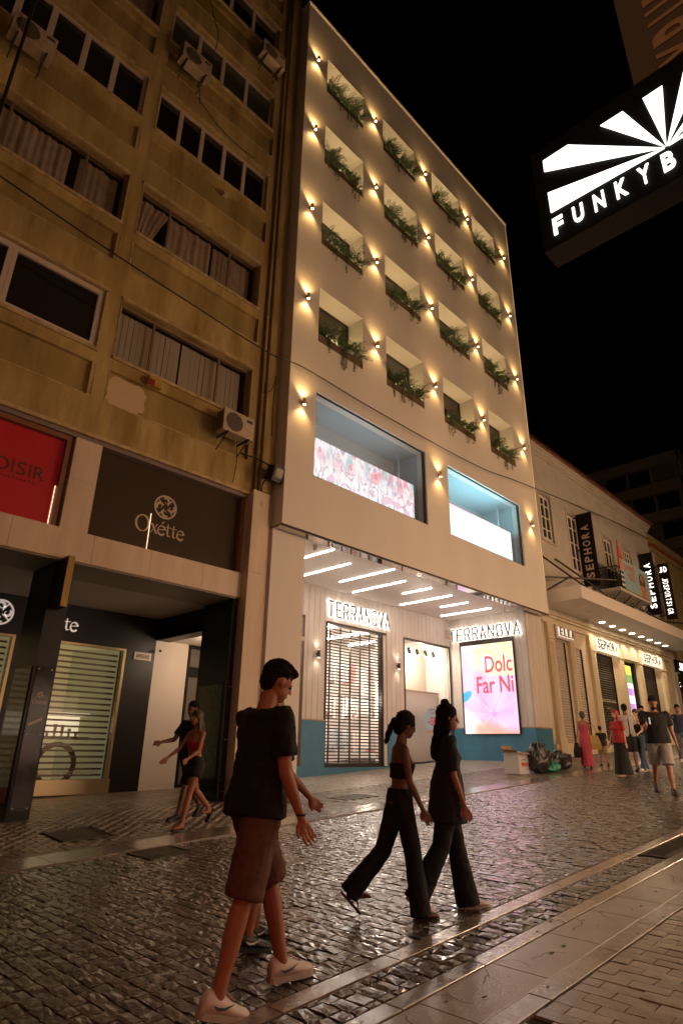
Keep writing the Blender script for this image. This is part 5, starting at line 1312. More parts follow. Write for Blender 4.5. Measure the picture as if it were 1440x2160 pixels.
for r_ in ([(1.453, 6.335), (1.221, 6.33), (.545, 5.688), (1.455, 6.206)], [(1.452, 5.945), (.545, 5.683), (1.451, 5.715)], [(.942, 6.306), (.759, 6.30), (.536, 5.69)]):
    ray_(r_); ray_([(2 * cy_ - a, b_) for a, b_ in r_][::-1])
ray_([(.604, 6.295), (.456, 6.295), (.53, 5.69)])
for i, ch in enumerate('FUNKYBUDDHA'):
    text('letter', ch, .178, m_white_lit, fs_, (FX - .004, 1.45 - .1735 * i, 5.455), (0, -1, 0), W, width=.088, extrude=.010, offset=.005)
fb = empty('tall_mesh_banner', (FX + .1, 0, 6.52), 'tall brown mesh banner with upright capitals hanging above the lit sign', 'banner')
BANX = FX + .30
MB().box(BANX, BANX + .05, -1.5, .69, 6.82, 14.5).build('cloth', m_wavy, fb)
m_bt = mat('tan_letter', (.75, .46, .26), .6)
zz = 6.84
for ch in 'YBUDDHA':
    text('letter', ch, .56, m_bt, fb, (BANX - .006, -.08, zz), (0, 0, 1), (0, 1, 0), width=.20, extrude=.004, offset=.012); zz += .285

for i, (a, c, col_, st_) in enumerate(((-4.5, .2, (1, .17, .08), 1.7), (5.2, 9.6, (1, .64, .42), 1.5), (11.0, 16.5, (1, .64, .40), 7), (18.5, 25.0, (1, .64, .40), 6.0))):  # first pane tinted red, added to redden the walkers
    zb = SL * (a + c) / 2 + .5; f = MB(); f.box(a - .1, a, -1.6, -1.5, zb - .1, zb + 2.6); f.box(c, c + .1, -1.6, -1.5, zb - .1, zb + 2.6); f.box(a, c, -1.6, -1.5, zb + 2.5, zb + 2.6); f.box(a, c, -1.6, -1.5, zb - .1, zb)
    w = f.build('shop_window', m_bronze, KB); MB().box(a, c, -1.59, -1.56, zb, zb + 2.5).build('lit_pane', mat('lit_shop_window_%s' % 'abcd'[i], (1, 1, 1), .5, emit=col_, estr=st_), w)

MB().box(3.6, 12, -1.6, -.25, 3.62, 3.74).build('added_canopy', m_nb, KB)  # unseen canopy and lamps added to brighten the near pavement
for x_, p_ in ((6.6, 60), (9.0, 85), (11.4, 70)):
    l = MB(); l.cyl((x_, -.7, 3.60), (x_, -.7, 3.618), .10, 14); l = l.build('added_downlight', m_down, KB)
    ld = bpy.data.lights.new('pavement_fill', 'SPOT'); ld.energy = p_ * 2.2; ld.color = (1, .78, .58); ld.spot_size = R(150); ld.spot_blend = .8; ld.shadow_soft_size = .08
    lo = bpy.data.objects.new('pavement_fill', ld); C.objects.link(lo); lo.parent = l; lo.location = Vector((x_, -.7, 3.59)) - wloc(l)

# ------------------------------------------------------------------ street lamps on the near side (unseen, inferred; the far left one added)
m_lampl = mat('street_lamp_lens', (1, .8, .5), .5, emit=(1, .7, .4), estr=4)
def street_lamp(x, z, power, label, col=WARM, y=-.8):
    t = empty('street_lamp', (x, -1.6, z), label, 'street lamp', 'wall-bracket street lamps on the near side')
    MB().tube([(x, -1.6, z - .3), (x, -1.3, z), (x, y, z + .05)], .035, 8).build('arm', m_iron, t)
    MB().cyl((x, y, z), (x, y, z + .12), .22, 16, .10).build('shade', m_iron, t); MB().disc((x, y, z - .004), (1, 0, 0), (0, 1, 0), .17, 16).build('lens', m_lampl, t)
    ld = bpy.data.lights.new('street_light', 'POINT'); ld.energy = power; ld.color = col; ld.shadow_soft_size = .25
    lo = bpy.data.objects.new('street_light', ld); C.objects.link(lo); lo.parent = t; lo.location = (0, y + 1.6, -.3)
street_lamp(13.5, 7.6, 700, 'street lamp bracket on the near wall, opposite the white building')
street_lamp(-5.0, 8.0, 240, 'unseen street lamp added on the near wall, far left of the lit sign')  # added to brighten the mesh banner and the left facade
street_lamp(28.0, 8.2, 1300, 'street lamp bracket on the near wall, opposite the cream building')

# ------------------------------------------------------------------ rubbish by the pillar
m_bag = mat('black_bin_bag', (.022, .02, .02), .28, spec=.7, bump=.3, bscale=18)
m_bagg = mat('green_bin_bag', (.02, .28, .20), .3, spec=.6, bump=.3, bscale=18)
def bag(x, y, w, d, h, label, m=m_bag, seed=0, neck=True):
    b = MB(); nu, nv = 44, 30; off = Vector((seed * 7.3, seed, 0)); gzz = gz(x, y)
    for i in range(nv + 1):
        t = i / nv; th = math.pi * t
        for k in range(nu):
            a = 6.283 * k / nu; rr = math.sin(th) ** .7; zz = .5 + .5 * math.cos(th) 
            p = Vector((rr * math.cos(a) * w / 2, rr * math.sin(a) * d / 2, zz * h))
            if neck: p.x *= 1 - .45 * zz ** 3; p.y *= 1 - .45 * zz ** 3
            n_ = noise.noise(p * 5 + off) * .16 + noise.noise(p * 12 + off) * .09 + .05 * abs(noise.noise(p * 24 + off)) + .05 * math.sin(a * 9 + zz * 5) * zz
            p = p * (1 + n_ * 1.6); p.z = max(p.z, 0)
            b.v.append((x + p.x, y + p.y, gzz + p.z))
    for i in range(nv):
        for k in range(nu): b.f.append((i * nu + k, (i + 1) * nu + k, (i + 1) * nu + (k + 1) % nu, i * nu + (k + 1) % nu))
    o = b.build('rubbish_bag', m, None, smooth=True); origin_thing(o, (x, y, gzz)); return tagp(o, label, 'rubbish bag', 'rubbish bags at the pillar')
bag(16.95, 8.72, .75, .6, .78, 'tall full black rubbish bag leaning on the cardboard box', seed=1)
bag(17.75, 9.0, .7, .55, .55, 'lumpy black rubbish bag between the tall bag and the long one', seed=2)
bag(18.45, 8.85, 1.05, .6, .46, 'long low black rubbish bag, farthest right of the heap', seed=3, neck=False)
bag(17.35, 8.55, .6, .4, .26, 'small green rubbish bag squeezed in front of the black ones', m=m_bagg, seed=4, neck=False)
bx0 = empty('cardboard_box', (16.45, 9.1, gz(16.45, 9.1)), 'open white cardboard box with red and blue print, full of waste', 'box')
gzb = gz(16.45, 9.1); m_card = mat('white_cardboard', (.62, .60, .58), .7); m_cardi = mat('brown_cardboard', (.34, .2, .11), .8)
b = MB(); b.box(16.15, 16.72, 8.9, 8.915, gzb, gzb + .55); b.box(16.15, 16.165, 8.915, 9.35, gzb, gzb + .55); b.box(16.705, 16.72, 8.915, 9.35, gzb, gzb + .55); b.box(16.165, 16.705, 9.335, 9.35, gzb, gzb + .55); b.build('side_panels', m_card, bx0)
MB().add([(16.15, 8.9, gzb + .55), (16.72, 8.9, gzb + .55), (16.70, 8.78, gzb + .50), (16.17, 8.78, gzb + .50)], [(0, 1, 2, 3)]).build('flap', m_cardi, bx0, recalc=False)
MB().add([(16.15, 8.9, gzb + .55), (16.15, 9.35, gzb + .55), (16.0, 9.33, gzb + .62), (16.0, 8.92, gzb + .62)], [(0, 1, 2, 3)]).build('flap', m_cardi, bx0, recalc=False)
MB().add([(16.15, 9.35, gzb + .55), (16.72, 9.35, gzb + .55), (16.72, 9.42, gzb + .72), (16.15, 9.42, gzb + .72)], [(0, 1, 2, 3)]).build('flap', m_cardi, bx0, recalc=False)
b = MB(); 
for k in range(8): b.ellipsoid((16.25 + .05 * k, 9.05 + rnd.uniform(0, .2), gzb + .5), (.09, .08, .08), None, 7, 5)
b.build('waste_paper', m_card, bx0)
text('lettering', 'VIKOS', .10, m_redp, bx0, (16.26, 8.897, gzb + .20), U, W, width=.36, extrude=.002, offset=.006)
MB().ribbon([(0, 0), (.06, .06), (.10, .03), (.14, .07), (.20, 0)], .02, (16.34, 8.897, gzb + .33), U, W, -.002).build('print_mark', mat('navy_print', (.02, .04, .18), .5), bx0)

# ------------------------------------------------------------------ people
def skin(name, c): return mat(name, c, .55, col2=tuple(q * .85 for q in c), nscale=12)
m_skin = skin('skin_tan', (.38, .15, .085)); m_skin2 = skin('skin_light', (.52, .30, .20)); m_skin3 = skin('skin_brown', (.18, .075, .045))
def cloth(name, c, r_=.85): return mat(name, c, r_, col2=tuple(q * .8 for q in c), nscale=14, bump=.15, bscale=60)
cl_black = cloth('black_cotton', (.004, .0036, .0036)); cl_char = cloth('charcoal_jersey', (.014, .013, .0135)); cl_brown = cloth('brown_shorts_cloth', (.12, .05, .034))
cl_dred = cloth('dark_red_top', (.38, .02, .02)); cl_pink = cloth('coral_dress_cloth', (.52, .07, .10)); cl_grey = cloth('grey_shorts_cloth', (.34, .31, .29)); cl_lgrey = cloth('pale_grey_tee', (.50, .46, .43))
cl_jean = cloth('blue_denim', (.05, .085, .12)); cl_navy = cloth('navy_tee', (.018, .028, .055)); cl_khaki = cloth('khaki_shorts', (.30, .20, .09)); cl_ljean = cloth('light_denim', (.14, .17, .20))
m_hairb = mat('black_hair', (.008, .006, .005), .8, bump=.6, bscale=120, spec=.2); m_hairbr = mat('brown_hair', (.05, .025, .012), .5); m_hairr = mat('red_hair', (.30, .012, .018), .5); m_hairl = mat('fair_hair', (.16, .09, .05), .5)
m_shoew = mat('white_leather', (.70, .62, .58), .5); m_shoeb = mat('black_shoe', (.015, .013, .012), .5); m_sole = mat('rubber_sole', (.45, .40, .36), .6); m_flip = mat('flip_flop', (.03, .02, .018), .6)
PENDING = []
def capsule(b, p, q, r0, r1, n=12, mid=None, flat=1.0):
    """tapered limb with round ends"""
    p = Vector(p); q = Vector(q); d = q - p; L_ = d.length
    if L_ < 1e-6: return
    d = d / L_; u = d.cross(Vector((0.01, 1, 0.02))).normalized(); w = d.cross(u)
    st = [(-r0 * .98, .15), (-r0 * .7, .7), (0, 1)] ; rings = [(s_[0], r0 * s_[1]) for s_ in st]
    for t in (.25, .5, .75):
        r_ = r0 + (r1 - r0) * t
        if mid: r_ += mid * math.sin(math.pi * min(1, t * 1.3))
        rings.append((L_ * t, r_))
    rings += [(L_, r1), (L_ + r1 * .7, r1 * .7), (L_ + r1 * .98, r1 * .15)]
    vs = []; fs = []
    for (s_, r_) in rings:
        for k in range(n):
            a = 6.283185 * k / n; vs.append(p + d * s_ + u * r_ * math.cos(a) * flat + w * r_ * math.sin(a))
    m_ = len(rings)
    for i in range(m_ - 1):
        for k in range(n): fs.append((i * n + k, (i + 1) * n + k, (i + 1) * n + (k + 1) % n, i * n + (k + 1) % n))
    fs += [tuple(range(n)), tuple(range((m_ - 1) * n + n - 1, (m_ - 1) * n - 1, -1))]
    b.add(vs, fs)
def loft(b, secs, n=20, M=None, ripple=0, rn=11, ph=0.0):
    """stack of ellipses: (centre, rx, ry[, frame matrix]); flat ends"""
    vs = []; fs = []
    for i, s_ in enumerate(secs):
        c, rx, ry = Vector(s_[0]), s_[1], s_[2]
        for k in range(n):
            a = 6.283185 * k / n; rp_ = 1 + (ripple * (i / (len(secs) - 1)) * math.sin(a * rn + ph) if ripple else 0)
            vs.append(c + Vector((rx * math.cos(a) * rp_, ry * math.sin(a) * rp_, 0)))
    for i in range(len(secs) - 1):
        for k in range(n): fs.append((i * n + k, i * n + (k + 1) % n, (i + 1) * n + (k + 1) % n, (i + 1) * n + k))
    fs += [tuple(range(n - 1, -1, -1)), tuple((len(secs) - 1) * n + k for k in range(n))]
    b.add(vs, fs, M)
def finish(b, name, m, root, vox, smooth=2, disp=0.0):
    """one continuous surface: the shapes are fused by a voxel remesh and smoothed"""
    me = bpy.data.meshes.new(name); me.from_pydata(b.v, [], b.f)
    bm = bmesh.new(); bm.from_mesh(me); bmesh.ops.recalc_face_normals(bm, faces=bm.faces); bm.to_mesh(me); bm.free()
    me.materials.append(m); o = bpy.data.objects.new(name, me); C.objects.link(o); o.parent = root
    r_ = o.modifiers.new('r', 'REMESH'); r_.mode = 'VOXEL'; r_.voxel_size = vox; r_.use_smooth_shade = True
    s_ = o.modifiers.new('s', 'SMOOTH'); s_.factor = .5; s_.iterations = smooth
    if disp:
        tx = bpy.data.textures.new('wrinkle', 'CLOUDS'); tx.noise_scale = .07 if 'hair' not in name else .03
        d_ = o.modifiers.new('d', 'DISPLACE'); d_.texture = tx; d_.strength = disp; d_.mid_level = .5
    PENDING.append(o); return o
def person(label, loc, face, h=1.75, fem=False, sk=None, hair=None, hairstyle='short', legs=((0, 0), (0, 0)), arms=((0, .12, .2), (0, .12, .2)), lean=.03, headp=(.05, 0),
           top='tee', topm=None, bot='shorts', botm=None, shoe=None, vox=.012, bulk=1.0, shoes='sneaker', flare=0.0, group=None, logo=None, beard=False):
    """face: heading in radians; legs: (swing, knee) left, right; arms: (swing, abduct, elbow[, forearm turn])"""
    sk = sk or m_skin; root = empty('person', (loc[0], loc[1], 0), label, 'person', group or 'people in the street', rz=face); k = h / 1.75
    Ms = Matrix.Scale(k, 4)
    def V(x, y, z): return Vector((x, y, z))
    hw = .095 if not fem else .09
    sw = (.185 if not fem else .155) * bulk
    # legs
    J = []
    for sd, (sa, kn) in zip((1, -1), legs):
        hp = V(0, sd * hw, .93); d1 = V(math.sin(sa), 0, -math.cos(sa)); kne = hp + d1 * .43; a2 = sa - kn; d2 = V(math.sin(a2), 0, -math.cos(a2)); an = kne + d2 * .43
        J.append((hp, kne, an, a2))
    low = min(j[2].z - (.08 if abs(j[3]) < .5 else .10) for j in J); dz = -low
    T = Matrix.Translation((0, 0, dz))
    Tu = T @ Matrix.Translation((0, 0, .95)) @ Matrix.Rotation(lean, 4, 'Y') @ Matrix.Translation((0, 0, -.95))
    J = [(T @ a, T @ b_, T @ c, e) for a, b_, c, e in J]
    body = MB()
    for (hp, kne, an, a2) in J:
        capsule(body, hp + V(0, 0, -.02), kne, .086 * bulk if not fem else .084, .052, mid=.004); capsule(body, kne, an, .050, .036, mid=.006); capsule(body, kne + (an - kne) * .12 + V(-.012, 0, 0), kne + (an - kne) * .45 + V(-.012, 0, 0), .046, .042)
    bl = bulk
    if not fem: secs = [((0, 0, .86), .09, .13), ((0, 0, .93), .108, .165), ((-.005, 0, 1.0), .105, .155), ((.005, 0, 1.1), .10 * bl, .142 * bl), ((.01, 0, 1.24), .115 * bl, .165 * bl), ((.0, 0, 1.34), .115 * bl, .18 * bl), ((-.01, 0, 1.41), .085 * bl, .165 * bl), ((-.01, 0, 1.455), .06, .08)]
    else: secs = [((0, 0, .86), .09, .13), ((-.01, 0, .93), .115, .17), ((-.005, 0, 1.0), .10, .15), ((.005, 0, 1.09), .08, .118), ((.015, 0, 1.2), .095, .13), ((.02, 0, 1.28), .11, .145), ((.0, 0, 1.36), .085, .14), ((-.01, 0, 1.42), .06, .09), ((-.01, 0, 1.45), .05, .055)]
    loft(body, secs, 20, Tu)
    # neck, head
    nk = Tu @ V(-.01, 0, 1.43); Mh = Tu @ Matrix.Translation((0, 0, 1.50)) @ Matrix.Rotation(headp[1], 4, 'Z') @ Matrix.Rotation(headp[0], 4, 'Y') @ Matrix.Translation((0, 0, -1.50))
    capsule(body, nk, Mh @ V(.0, 0, 1.54), .058 if not fem else .05, .052 if not fem else .045)
    hc = V(.012, 0, 1.64)
    hd = MB(); hd.ellipsoid(hc + V(-.012, 0, .018), (.098, .076, .098), None, 18, 12); hd.ellipsoid(hc + V(.025, 0, -.045), (.066, .058, .075), None, 14, 10); hd.ellipsoid(hc + V(.058, 0, -.085), (.028, .030, .024))
    hd.add([V(*q) for q in ((.098, .012, -.03), (.098, -.012, -.03), (.125, 0, -.035), (.095, 0, .018), (.09, 0, -.045))], [(0, 1, 2), (0, 2, 3), (1, 3, 2), (0, 4, 1), (0, 3, 4), (1, 4, 3), ], Matrix.Translation(hc))
    for sd in (1, -1): hd.ellipsoid(hc + V(-.005, sd * .077, -.012), (.018, .010, .03), None, 10, 6)
    hd.ellipsoid(hc + V(.083, 0, .008), (.012, .045, .008)); hd.ellipsoid(hc + V(.084, 0, -.064), (.012, .024, .008))
    body.add([tuple(v) for v in hd.v], hd.f, Mh)
    # arms
    A = []
    for sd, ar in zip((1, -1), arms):
        sa, ab, el = ar[:3]; tw = ar[3] if len(ar) > 3 else 0
        sh = Tu @ V(-.005, sd * sw, 1.395)
        Rm = Matrix.Rotation(-sa, 3, 'Y') @ Matrix.Rotation(sd * ab, 3, 'X')
        d1 = Rm @ V(0, 0, -1); elb = sh + d1 * .28
        d2 = Matrix.Rotation(-sa, 3, 'Y') @ Matrix.Rotation(sd * (ab - tw), 3, 'X') @ Matrix.Rotation(-el, 3, 'Y') @ V(0, 0, -1); wr = elb + d2 * .245
        A.append((sh, elb, wr, d1, d2)); capsule(body, sh, elb, .050 * bl if not fem else .040, .038 if not fem else .032); capsule(body, elb, wr, .038 if not fem else .032, .025 if not fem else .022, mid=.004)
        capsule(body, Tu @ V(-.005, sd * sw * .45, 1.41), sh, .055, .052 if not fem else .043)
        # hand: palm, four fingers, thumb
        u = d2; s_ = V(0, 1, 0).cross(u); s_ = s_.normalized() if s_.length > .1 else V(1, 0, 0); nn = s_.cross(u).normalized()   # s_: thumb side, nn: palm normal
        pm = wr + u * .05; capsule(body, wr + u * .012, wr + u * .045, .024, .024); capsule(body, wr + u * .045 + s_ * .014, wr + u * .072 + s_ * .018, .020, .017); capsule(body, wr + u * .045 - s_ * .014, wr + u * .068 - s_ * .018, .020, .016)
        for fi, (off, ln) in enumerate(((.033, .068), (.011, .080), (-.011, .074), (-.032, .056))):
            f0 = wr + u * .085 + s_ * off; cu = u + nn * (-.25 * sd) + s_ * off * 1.2; cu.normalize(); f1 = f0 + cu * ln * .5; cu = (cu + nn * (-.5 * sd)).normalized(); f2 = f1 + cu * ln * .5
            capsule(body, f0 - u * .02, f1, .0088, .008, 8); capsule(body, f1, f2, .008, .0065, 8)
        t0 = wr + u * .03 + s_ * .026; t1 = t0 + (s_ * .7 + u * .8).normalized() * .04; capsule(body, t0, t1, .013, .0105, 8); capsule(body, t1, t1 + (s_ * .15 + u).normalized() * .03, .0105, .008, 8)
    if shoes != 'sneaker':
        for (hp, kne, an, a2) in J:
            f = Matrix.Translation(an) @ Matrix.Rotation(min(0, -a2) * -.9 if a2 < 0 else 0, 4, 'Y'); fb_ = MB(); fb_.ellipsoid((.02, 0, -.03), (.05, .036, .045)); fb_.ellipsoid((.09, 0, -.052), (.085, .042, .024)); fb_.ellipsoid((-.02, 0, -.045), (.035, .032, .035))
            for q in range(5): fb_.ellipsoid((.165 - abs(q - 1.5) * .008, -.032 + q * .016, -.062), (.018, .009, .010), None, 8, 5)
            body.add(fb_.v, fb_.f, f)
    sb = MB(); sb.add(body.v, body.f, Ms); finish(sb, 'body', sk, root, vox * k * (.8 if vox < .01 else 1), 3)
    # shoes
    for (hp, kne, an, a2) in J:
        pitch = (-a2 * .9 if a2 < 0 else 0); lift = a2 if a2 < 0 else 0
        f = Ms @ Matrix.Translation(an) @ Matrix.Rotation(-lift, 4, 'Y')
        if shoes == 'sneaker':
            s_ = MB(); st = [(-.075, .030, .0, .085), (-.06, .040, .0, .10), (-.01, .043, 0, .10), (.04, .043, 0, .085), (.09, .048, 0, .062), (.14, .048, 0, .052), (.185, .038, 0, .042), (.205, .02, 0, .03)]
            vs = []; n = 12; fs = []
            for (xx, wd, z0, hh) in st:
                for q in range(n):
                    a = 6.283185 * q / n; zz = math.sin(a); vs.append((xx, wd * math.cos(a) * (1 if zz < 0 else 1 - .35 * zz), -.055 + (zz * .5 + .5) * hh - .01))
            for i in range(len(st) - 1):
                for q in range(n): fs.append((i * n + q, (i + 1) * n + q, (i + 1) * n + (q + 1) % n, i * n + (q + 1) % n))
            fs += [tuple(range(n)), tuple((len(st) - 1) * n + q for q in range(n - 1, -1, -1))]
            s_.add(vs, fs, f); so = s_.build('shoe', shoe or m_shoeb, root, smooth=True, world=False)
            sl = MB(); ol = [(-.082, .02), (-.07, .038), (0, .043), (.06, .046), (.12, .051), (.17, .046), (.20, .03), (.212, .012)]
            pts = [(x_, y_) for x_, y_ in ol] + [(x_, -y_) for x_, y_ in reversed(ol)]; n = len(pts)
            sl.add([(p_[0], p_[1], -.082) for p_ in pts] + [(p_[0] * 1.0, p_[1], -.052) for p_ in pts], [tuple(range(n - 1, -1, -1)), tuple(range(n, 2 * n))] + [(q, (q + 1) % n, n + (q + 1) % n, n + q) for q in range(n)], f)
            sl.build('sole', m_sole if shoe is m_shoew or vox < .008 else m_shoeb, so, world=False)
            if logo:
                for sd in (1, -1):
                    g = MB(); pts = [(-.045, .0), (-.02, -.012), (.02, -.008), (.07, .014)]; w_ = [.003, .013, .010, .002]
                    g.ribbon([(p_[0], p_[1]) for p_ in pts], w_, (0.01, sd * .0485, -.018), (1, 0, 0), (0, -.25 * sd, 1), .003 * (-sd)); g2 = MB(); g2.add(g.v, g.f, f); g2.build('side_mark', logo, so, world=False)
                    g = MB()
                for q in range(4):
                    g = MB(); g.cyl((.035 + q * .018, -.022, .036 - q * .009), (.035 + q * .018, .022, .036 - q * .009), .0035, 6); g2 = MB(); g2.add(g.v, g.f, f); g2.build('lace', shoe, so, world=False)
        else:
            sl = MB(); ol = [(-.06, .025), (0, .032), (.08, .042), (.15, .045), (.185, .03)]; pts = [(x_, y_) for x_, y_ in ol] + [(x_, -y_) for x_, y_ in reversed(ol)]; n = len(pts)
            sl.add([(p_[0], p_[1], -.095) for p_ in pts] + [(p_[0], p_[1], -.075) for p_ in pts], [tuple(range(n - 1, -1, -1)), tuple(range(n, 2 * n))] + [(q, (q + 1) % n, n + (q + 1) % n, n + q) for q in range(n)], f)
            so = sl.build('sandal', m_flip, root, world=False); t_ = MB(); t_.tube([(.05, .036, -.075), (.08, .02, -.025), (.13, .0, -.055), (.08, -.02, -.025), (.05, -.036, -.075)], .006, 6); t2 = MB(); t2.add(t_.v, t_.f, f); t2.build('strap', m_flip, so, world=False)
    # lower clothes
    def out(b_, nm, m, vx=None, disp=.018):
        o_ = MB(); o_.add(b_.v, b_.f, Ms); return finish(o_, nm, m, root, (vx or vox * 1.15) * k, 7, disp * k)
    if bot in ('shorts', 'trousers', 'miniskirt'):
        b_ = MB(); loft(b_, [((0, 0, .84), .10, .145), ((0, 0, .90), .128 * bl, .182 * bl), ((0, 0, .98), .122 * bl, .175 * bl), ((.0, 0, 1.03 if not fem else 1.06), .112 * bl, .16 * bl if not fem else .128)], 20, T)
        for (hp, kne, an, a2) in J:
            if bot == 'shorts':
                e = kne + (hp - kne) * -.02; capd(b_, hp + V(0, 0, .02), e, .105 * bl, .098 * bl)
            elif bot == 'trousers':
                capd(b_, hp + V(0, 0, .02), kne, .10 * bl, .072 + flare * .2); capd(b_, kne - (kne - hp) * .02, an + V(0, 0, .0) + (an - kne).normalized() * .055, .072 + flare * .2, .062 + flare)
            else: capd(b_, hp + V(0, 0, .02), hp + (kne - hp) * .45, .115, .105)
        out(b_, bot if bot != 'miniskirt' else 'short_skirt', botm)
    elif bot == 'longskirt':
        kx = (J[0][1] + J[1][1]) / 2; ax = (J[0][2] + J[1][2]) / 2; b_ = MB(); sp_ = abs(J[0][2].x - J[1][2].x) / 2 + .12
        loft(b_, [((ax.x, 0, max(ax.z - .02, .06)), sp_ + .02, .20), ((ax.x * .8, 0, .35), sp_ * .85 + .02, .185), ((kx.x, 0, .55), .19, .18), ((0, 0, .80), .145, .18), ((0, 0, .93), .13, .178), ((0, 0, 1.07), .095, .125)], 44, Matrix.Translation((0, 0, dz * .0)), )
        # pleats
        for i, v in enumerate(b_.v):
            t_ = max(0, (1.0 - v[2])); a_ = math.atan2(v[1], v[0] - kx.x * .6); rr = 1 + .07 * t_ * math.sin(a_ * 11 + 1.3) ; b_.v[i] = (kx.x * .6 * t_ + (v[0] - kx.x * .6 * t_) * rr, v[1] * rr, v[2])
        out(b_, 'long_skirt' if top != 'dress' else 'dress_skirt', botm, disp=.006)
    # upper clothes
    up = MB(); g_ = .016
    def tsecs(z0, z1, grow=1.0):
        r_ = []
        for c, rx, ry in secs:
            if z0 <= c[2] <= z1: r_.append((c, rx + g_, ry + g_))
        return r_
    if top in ('tee', 'tunic'):
        zb = .88 if top == 'tee' else .72
        base = [((0, 0, zb), .152 * bl + (.02 if top == 'tunic' else 0), .208 * bl + (.02 if top == 'tunic' else 0)), ((0, 0, .98), .146 * bl, .198 * bl), ((0.005, 0, 1.1), .132 * bl, .178 * bl)] + [s_ for s_ in tsecs(1.19, 1.42)] + [((-.01, 0, 1.45), .07, .085)]
        loft(up, base, 22, Tu)
        for sd, (sh, elb, wr, d1, d2) in zip((1, -1), A):
            capd(up, Tu @ V(-.005, sd * sw * .5, 1.40), sh + d1 * .02, .072, .066 * bl); capd(up, sh - d1 * .03, sh + d1 * (.20 if top == 'tee' else .24), .066 * bl, .070 * bl if not fem else .058)
    elif top in ('tank', 'dress', 'crop'):
        zb = {'tank': .95, 'dress': 1.0, 'crop': 1.14}[top]
        base = [((0, 0, zb), .11 if zb < 1.1 else .10, .15 if zb < 1.1 else .135)] + tsecs(zb + .03, 1.34) + ([((-.005, 0, 1.39), .07, .09)] if top != 'crop' else [])
        loft(up, base, 22, Tu)
        for sd in (1, -1): capsule(up, Tu @ V(.06, sd * .07, 1.32), Tu @ V(-.01, sd * .06, 1.435), .014, .014, 8)
    out(up, {'tee': 't_shirt', 'tunic': 'tunic', 'tank': 'top', 'dress': 'dress_bodice', 'crop': 'crop_top'}[top], topm, disp=.024 if top in ('tee', 'tunic') else .006)
    # hair
    hb = MB()
    if hairstyle in ('short', 'flick'):
        hb.ellipsoid(hc + V(-.022, 0, .042), (.102, .083, .090), None, 18, 12); hb.ellipsoid(hc + V(-.06, 0, -.01), (.055, .074, .075))
        if hairstyle == 'flick': hb.ellipsoid(hc + V(.055, 0, .088), (.055, .06, .032)); hb.ellipsoid(hc + V(.0, 0, .10), (.08, .065, .035))
    else:
        hb.ellipsoid(hc + V(-.024, 0, .036), (.106, .090, .098), None, 18, 12); hb.ellipsoid(hc + V(-.065, 0, -.03), (.06, .084, .09))
        if hairstyle in ('bun', 'longbun'): hb.ellipsoid(hc + V(-.05, 0, .135), (.045, .045, .04))
        if hairstyle == 'lowbun': hb.ellipsoid(hc + V(-.10, 0, .05), (.045, .05, .045))
        if hairstyle in ('long', 'longbun'):
            hb.ellipsoid(hc + V(-.075, 0, -.13), (.055, .10, .14)); hb.ellipsoid(hc + V(-.09, 0, -.27), (.045, .11, .14))
            for sd in (1, -1): hb.ellipsoid(hc + V(-.01, sd * .075, -.10), (.04, .022, .12))
        if hairstyle == 'pony': hb.ellipsoid(hc + V(-.13, 0, -.02), (.04, .035, .05)); hb.ellipsoid(hc + V(-.15, 0, -.13), (.03, .035, .12))
    if beard: hb.ellipsoid(hc + V(.052, 0, -.088), (.045, .046, .038)); 
    hh = MB(); hh.add(hb.v, hb.f, Ms @ Mh); finish(hh, 'hair', hair or m_hairb, root, max(.006, vox * .8), 1, .016)
    if vox < .01:
        sr = random.Random(len(label)); tb = MB()
        for q in range(150):
            a_ = sr.uniform(0, 6.283); e_ = sr.uniform(-.1, 1.45) if hairstyle in ('short', 'flick') else sr.uniform(.2, 1.5); dv = V(math.cos(a_) * math.cos(e_), math.sin(a_) * math.cos(e_), math.sin(e_))
            if dv.x > .55 and dv.z < .55: continue
            p0 = hc + V(-.022, 0, .042) + V(dv.x * .100, dv.y * .082, dv.z * .092); fl_ = V(sr.uniform(.2, 1) if hairstyle == 'flick' else sr.uniform(-.6, .1), sr.uniform(-.4, .4), -.2)
            tb.tube([p0 - dv * .004, p0 + dv * .007 + fl_ * .012, p0 + dv * .006 + fl_ * .030], [.0055, .0045, .0010], 4)
        t3 = MB(); t3.add(tb.v, tb.f, Ms @ Mh); t3.build('hair_strands', hair or m_hairb, root, world=False)
    eb = MB()
    for sd in (1, -1): eb.ellipsoid(hc + V(.079, sd * .031, -.008), (.010, .014, .008), Ms @ Mh, 10, 6)
    eb.build('eyes', m_eye, root, smooth=True, world=False)
    root.location = (loc[0], loc[1], gz(loc[0], loc[1]) + .004)
    return root, (A, J, Tu, Mh, hc, k, Ms)
m_eye = mat('dark_eye', (.02, .014, .012), .2)
def capd(b, p, q, r0, r1, n=16):
    """open-ended cloth sleeve: flat ends"""
    p = Vector(p); q = Vector(q); d = (q - p).normalized(); u = d.cross(Vector((0.01, 1, 0.02))).normalized(); w = d.cross(u); vs = []; L_ = (q - p).length
    for t, s_ in ((-r0 * .55 / L_, .7), (0, 1), (.33, 1), (.66, 1), (1, 1)):
        r_ = (r0 + (r1 - r0) * max(0, t)) * s_
        for k in range(n):
            a = 6.283185 * k / n; vs.append(p + d * L_ * t + u * r_ * math.cos(a) + w * r_ * math.sin(a))
    fs = [(i * n + k, (i + 1) * n + k, (i + 1) * n + (k + 1) % n, i * n + (k + 1) % n) for i in range(4) for k in range(n)]
    fs += [tuple(range(n)), tuple(range(4 * n + n - 1, 4 * n - 1, -1))]; b.add(vs, fs)

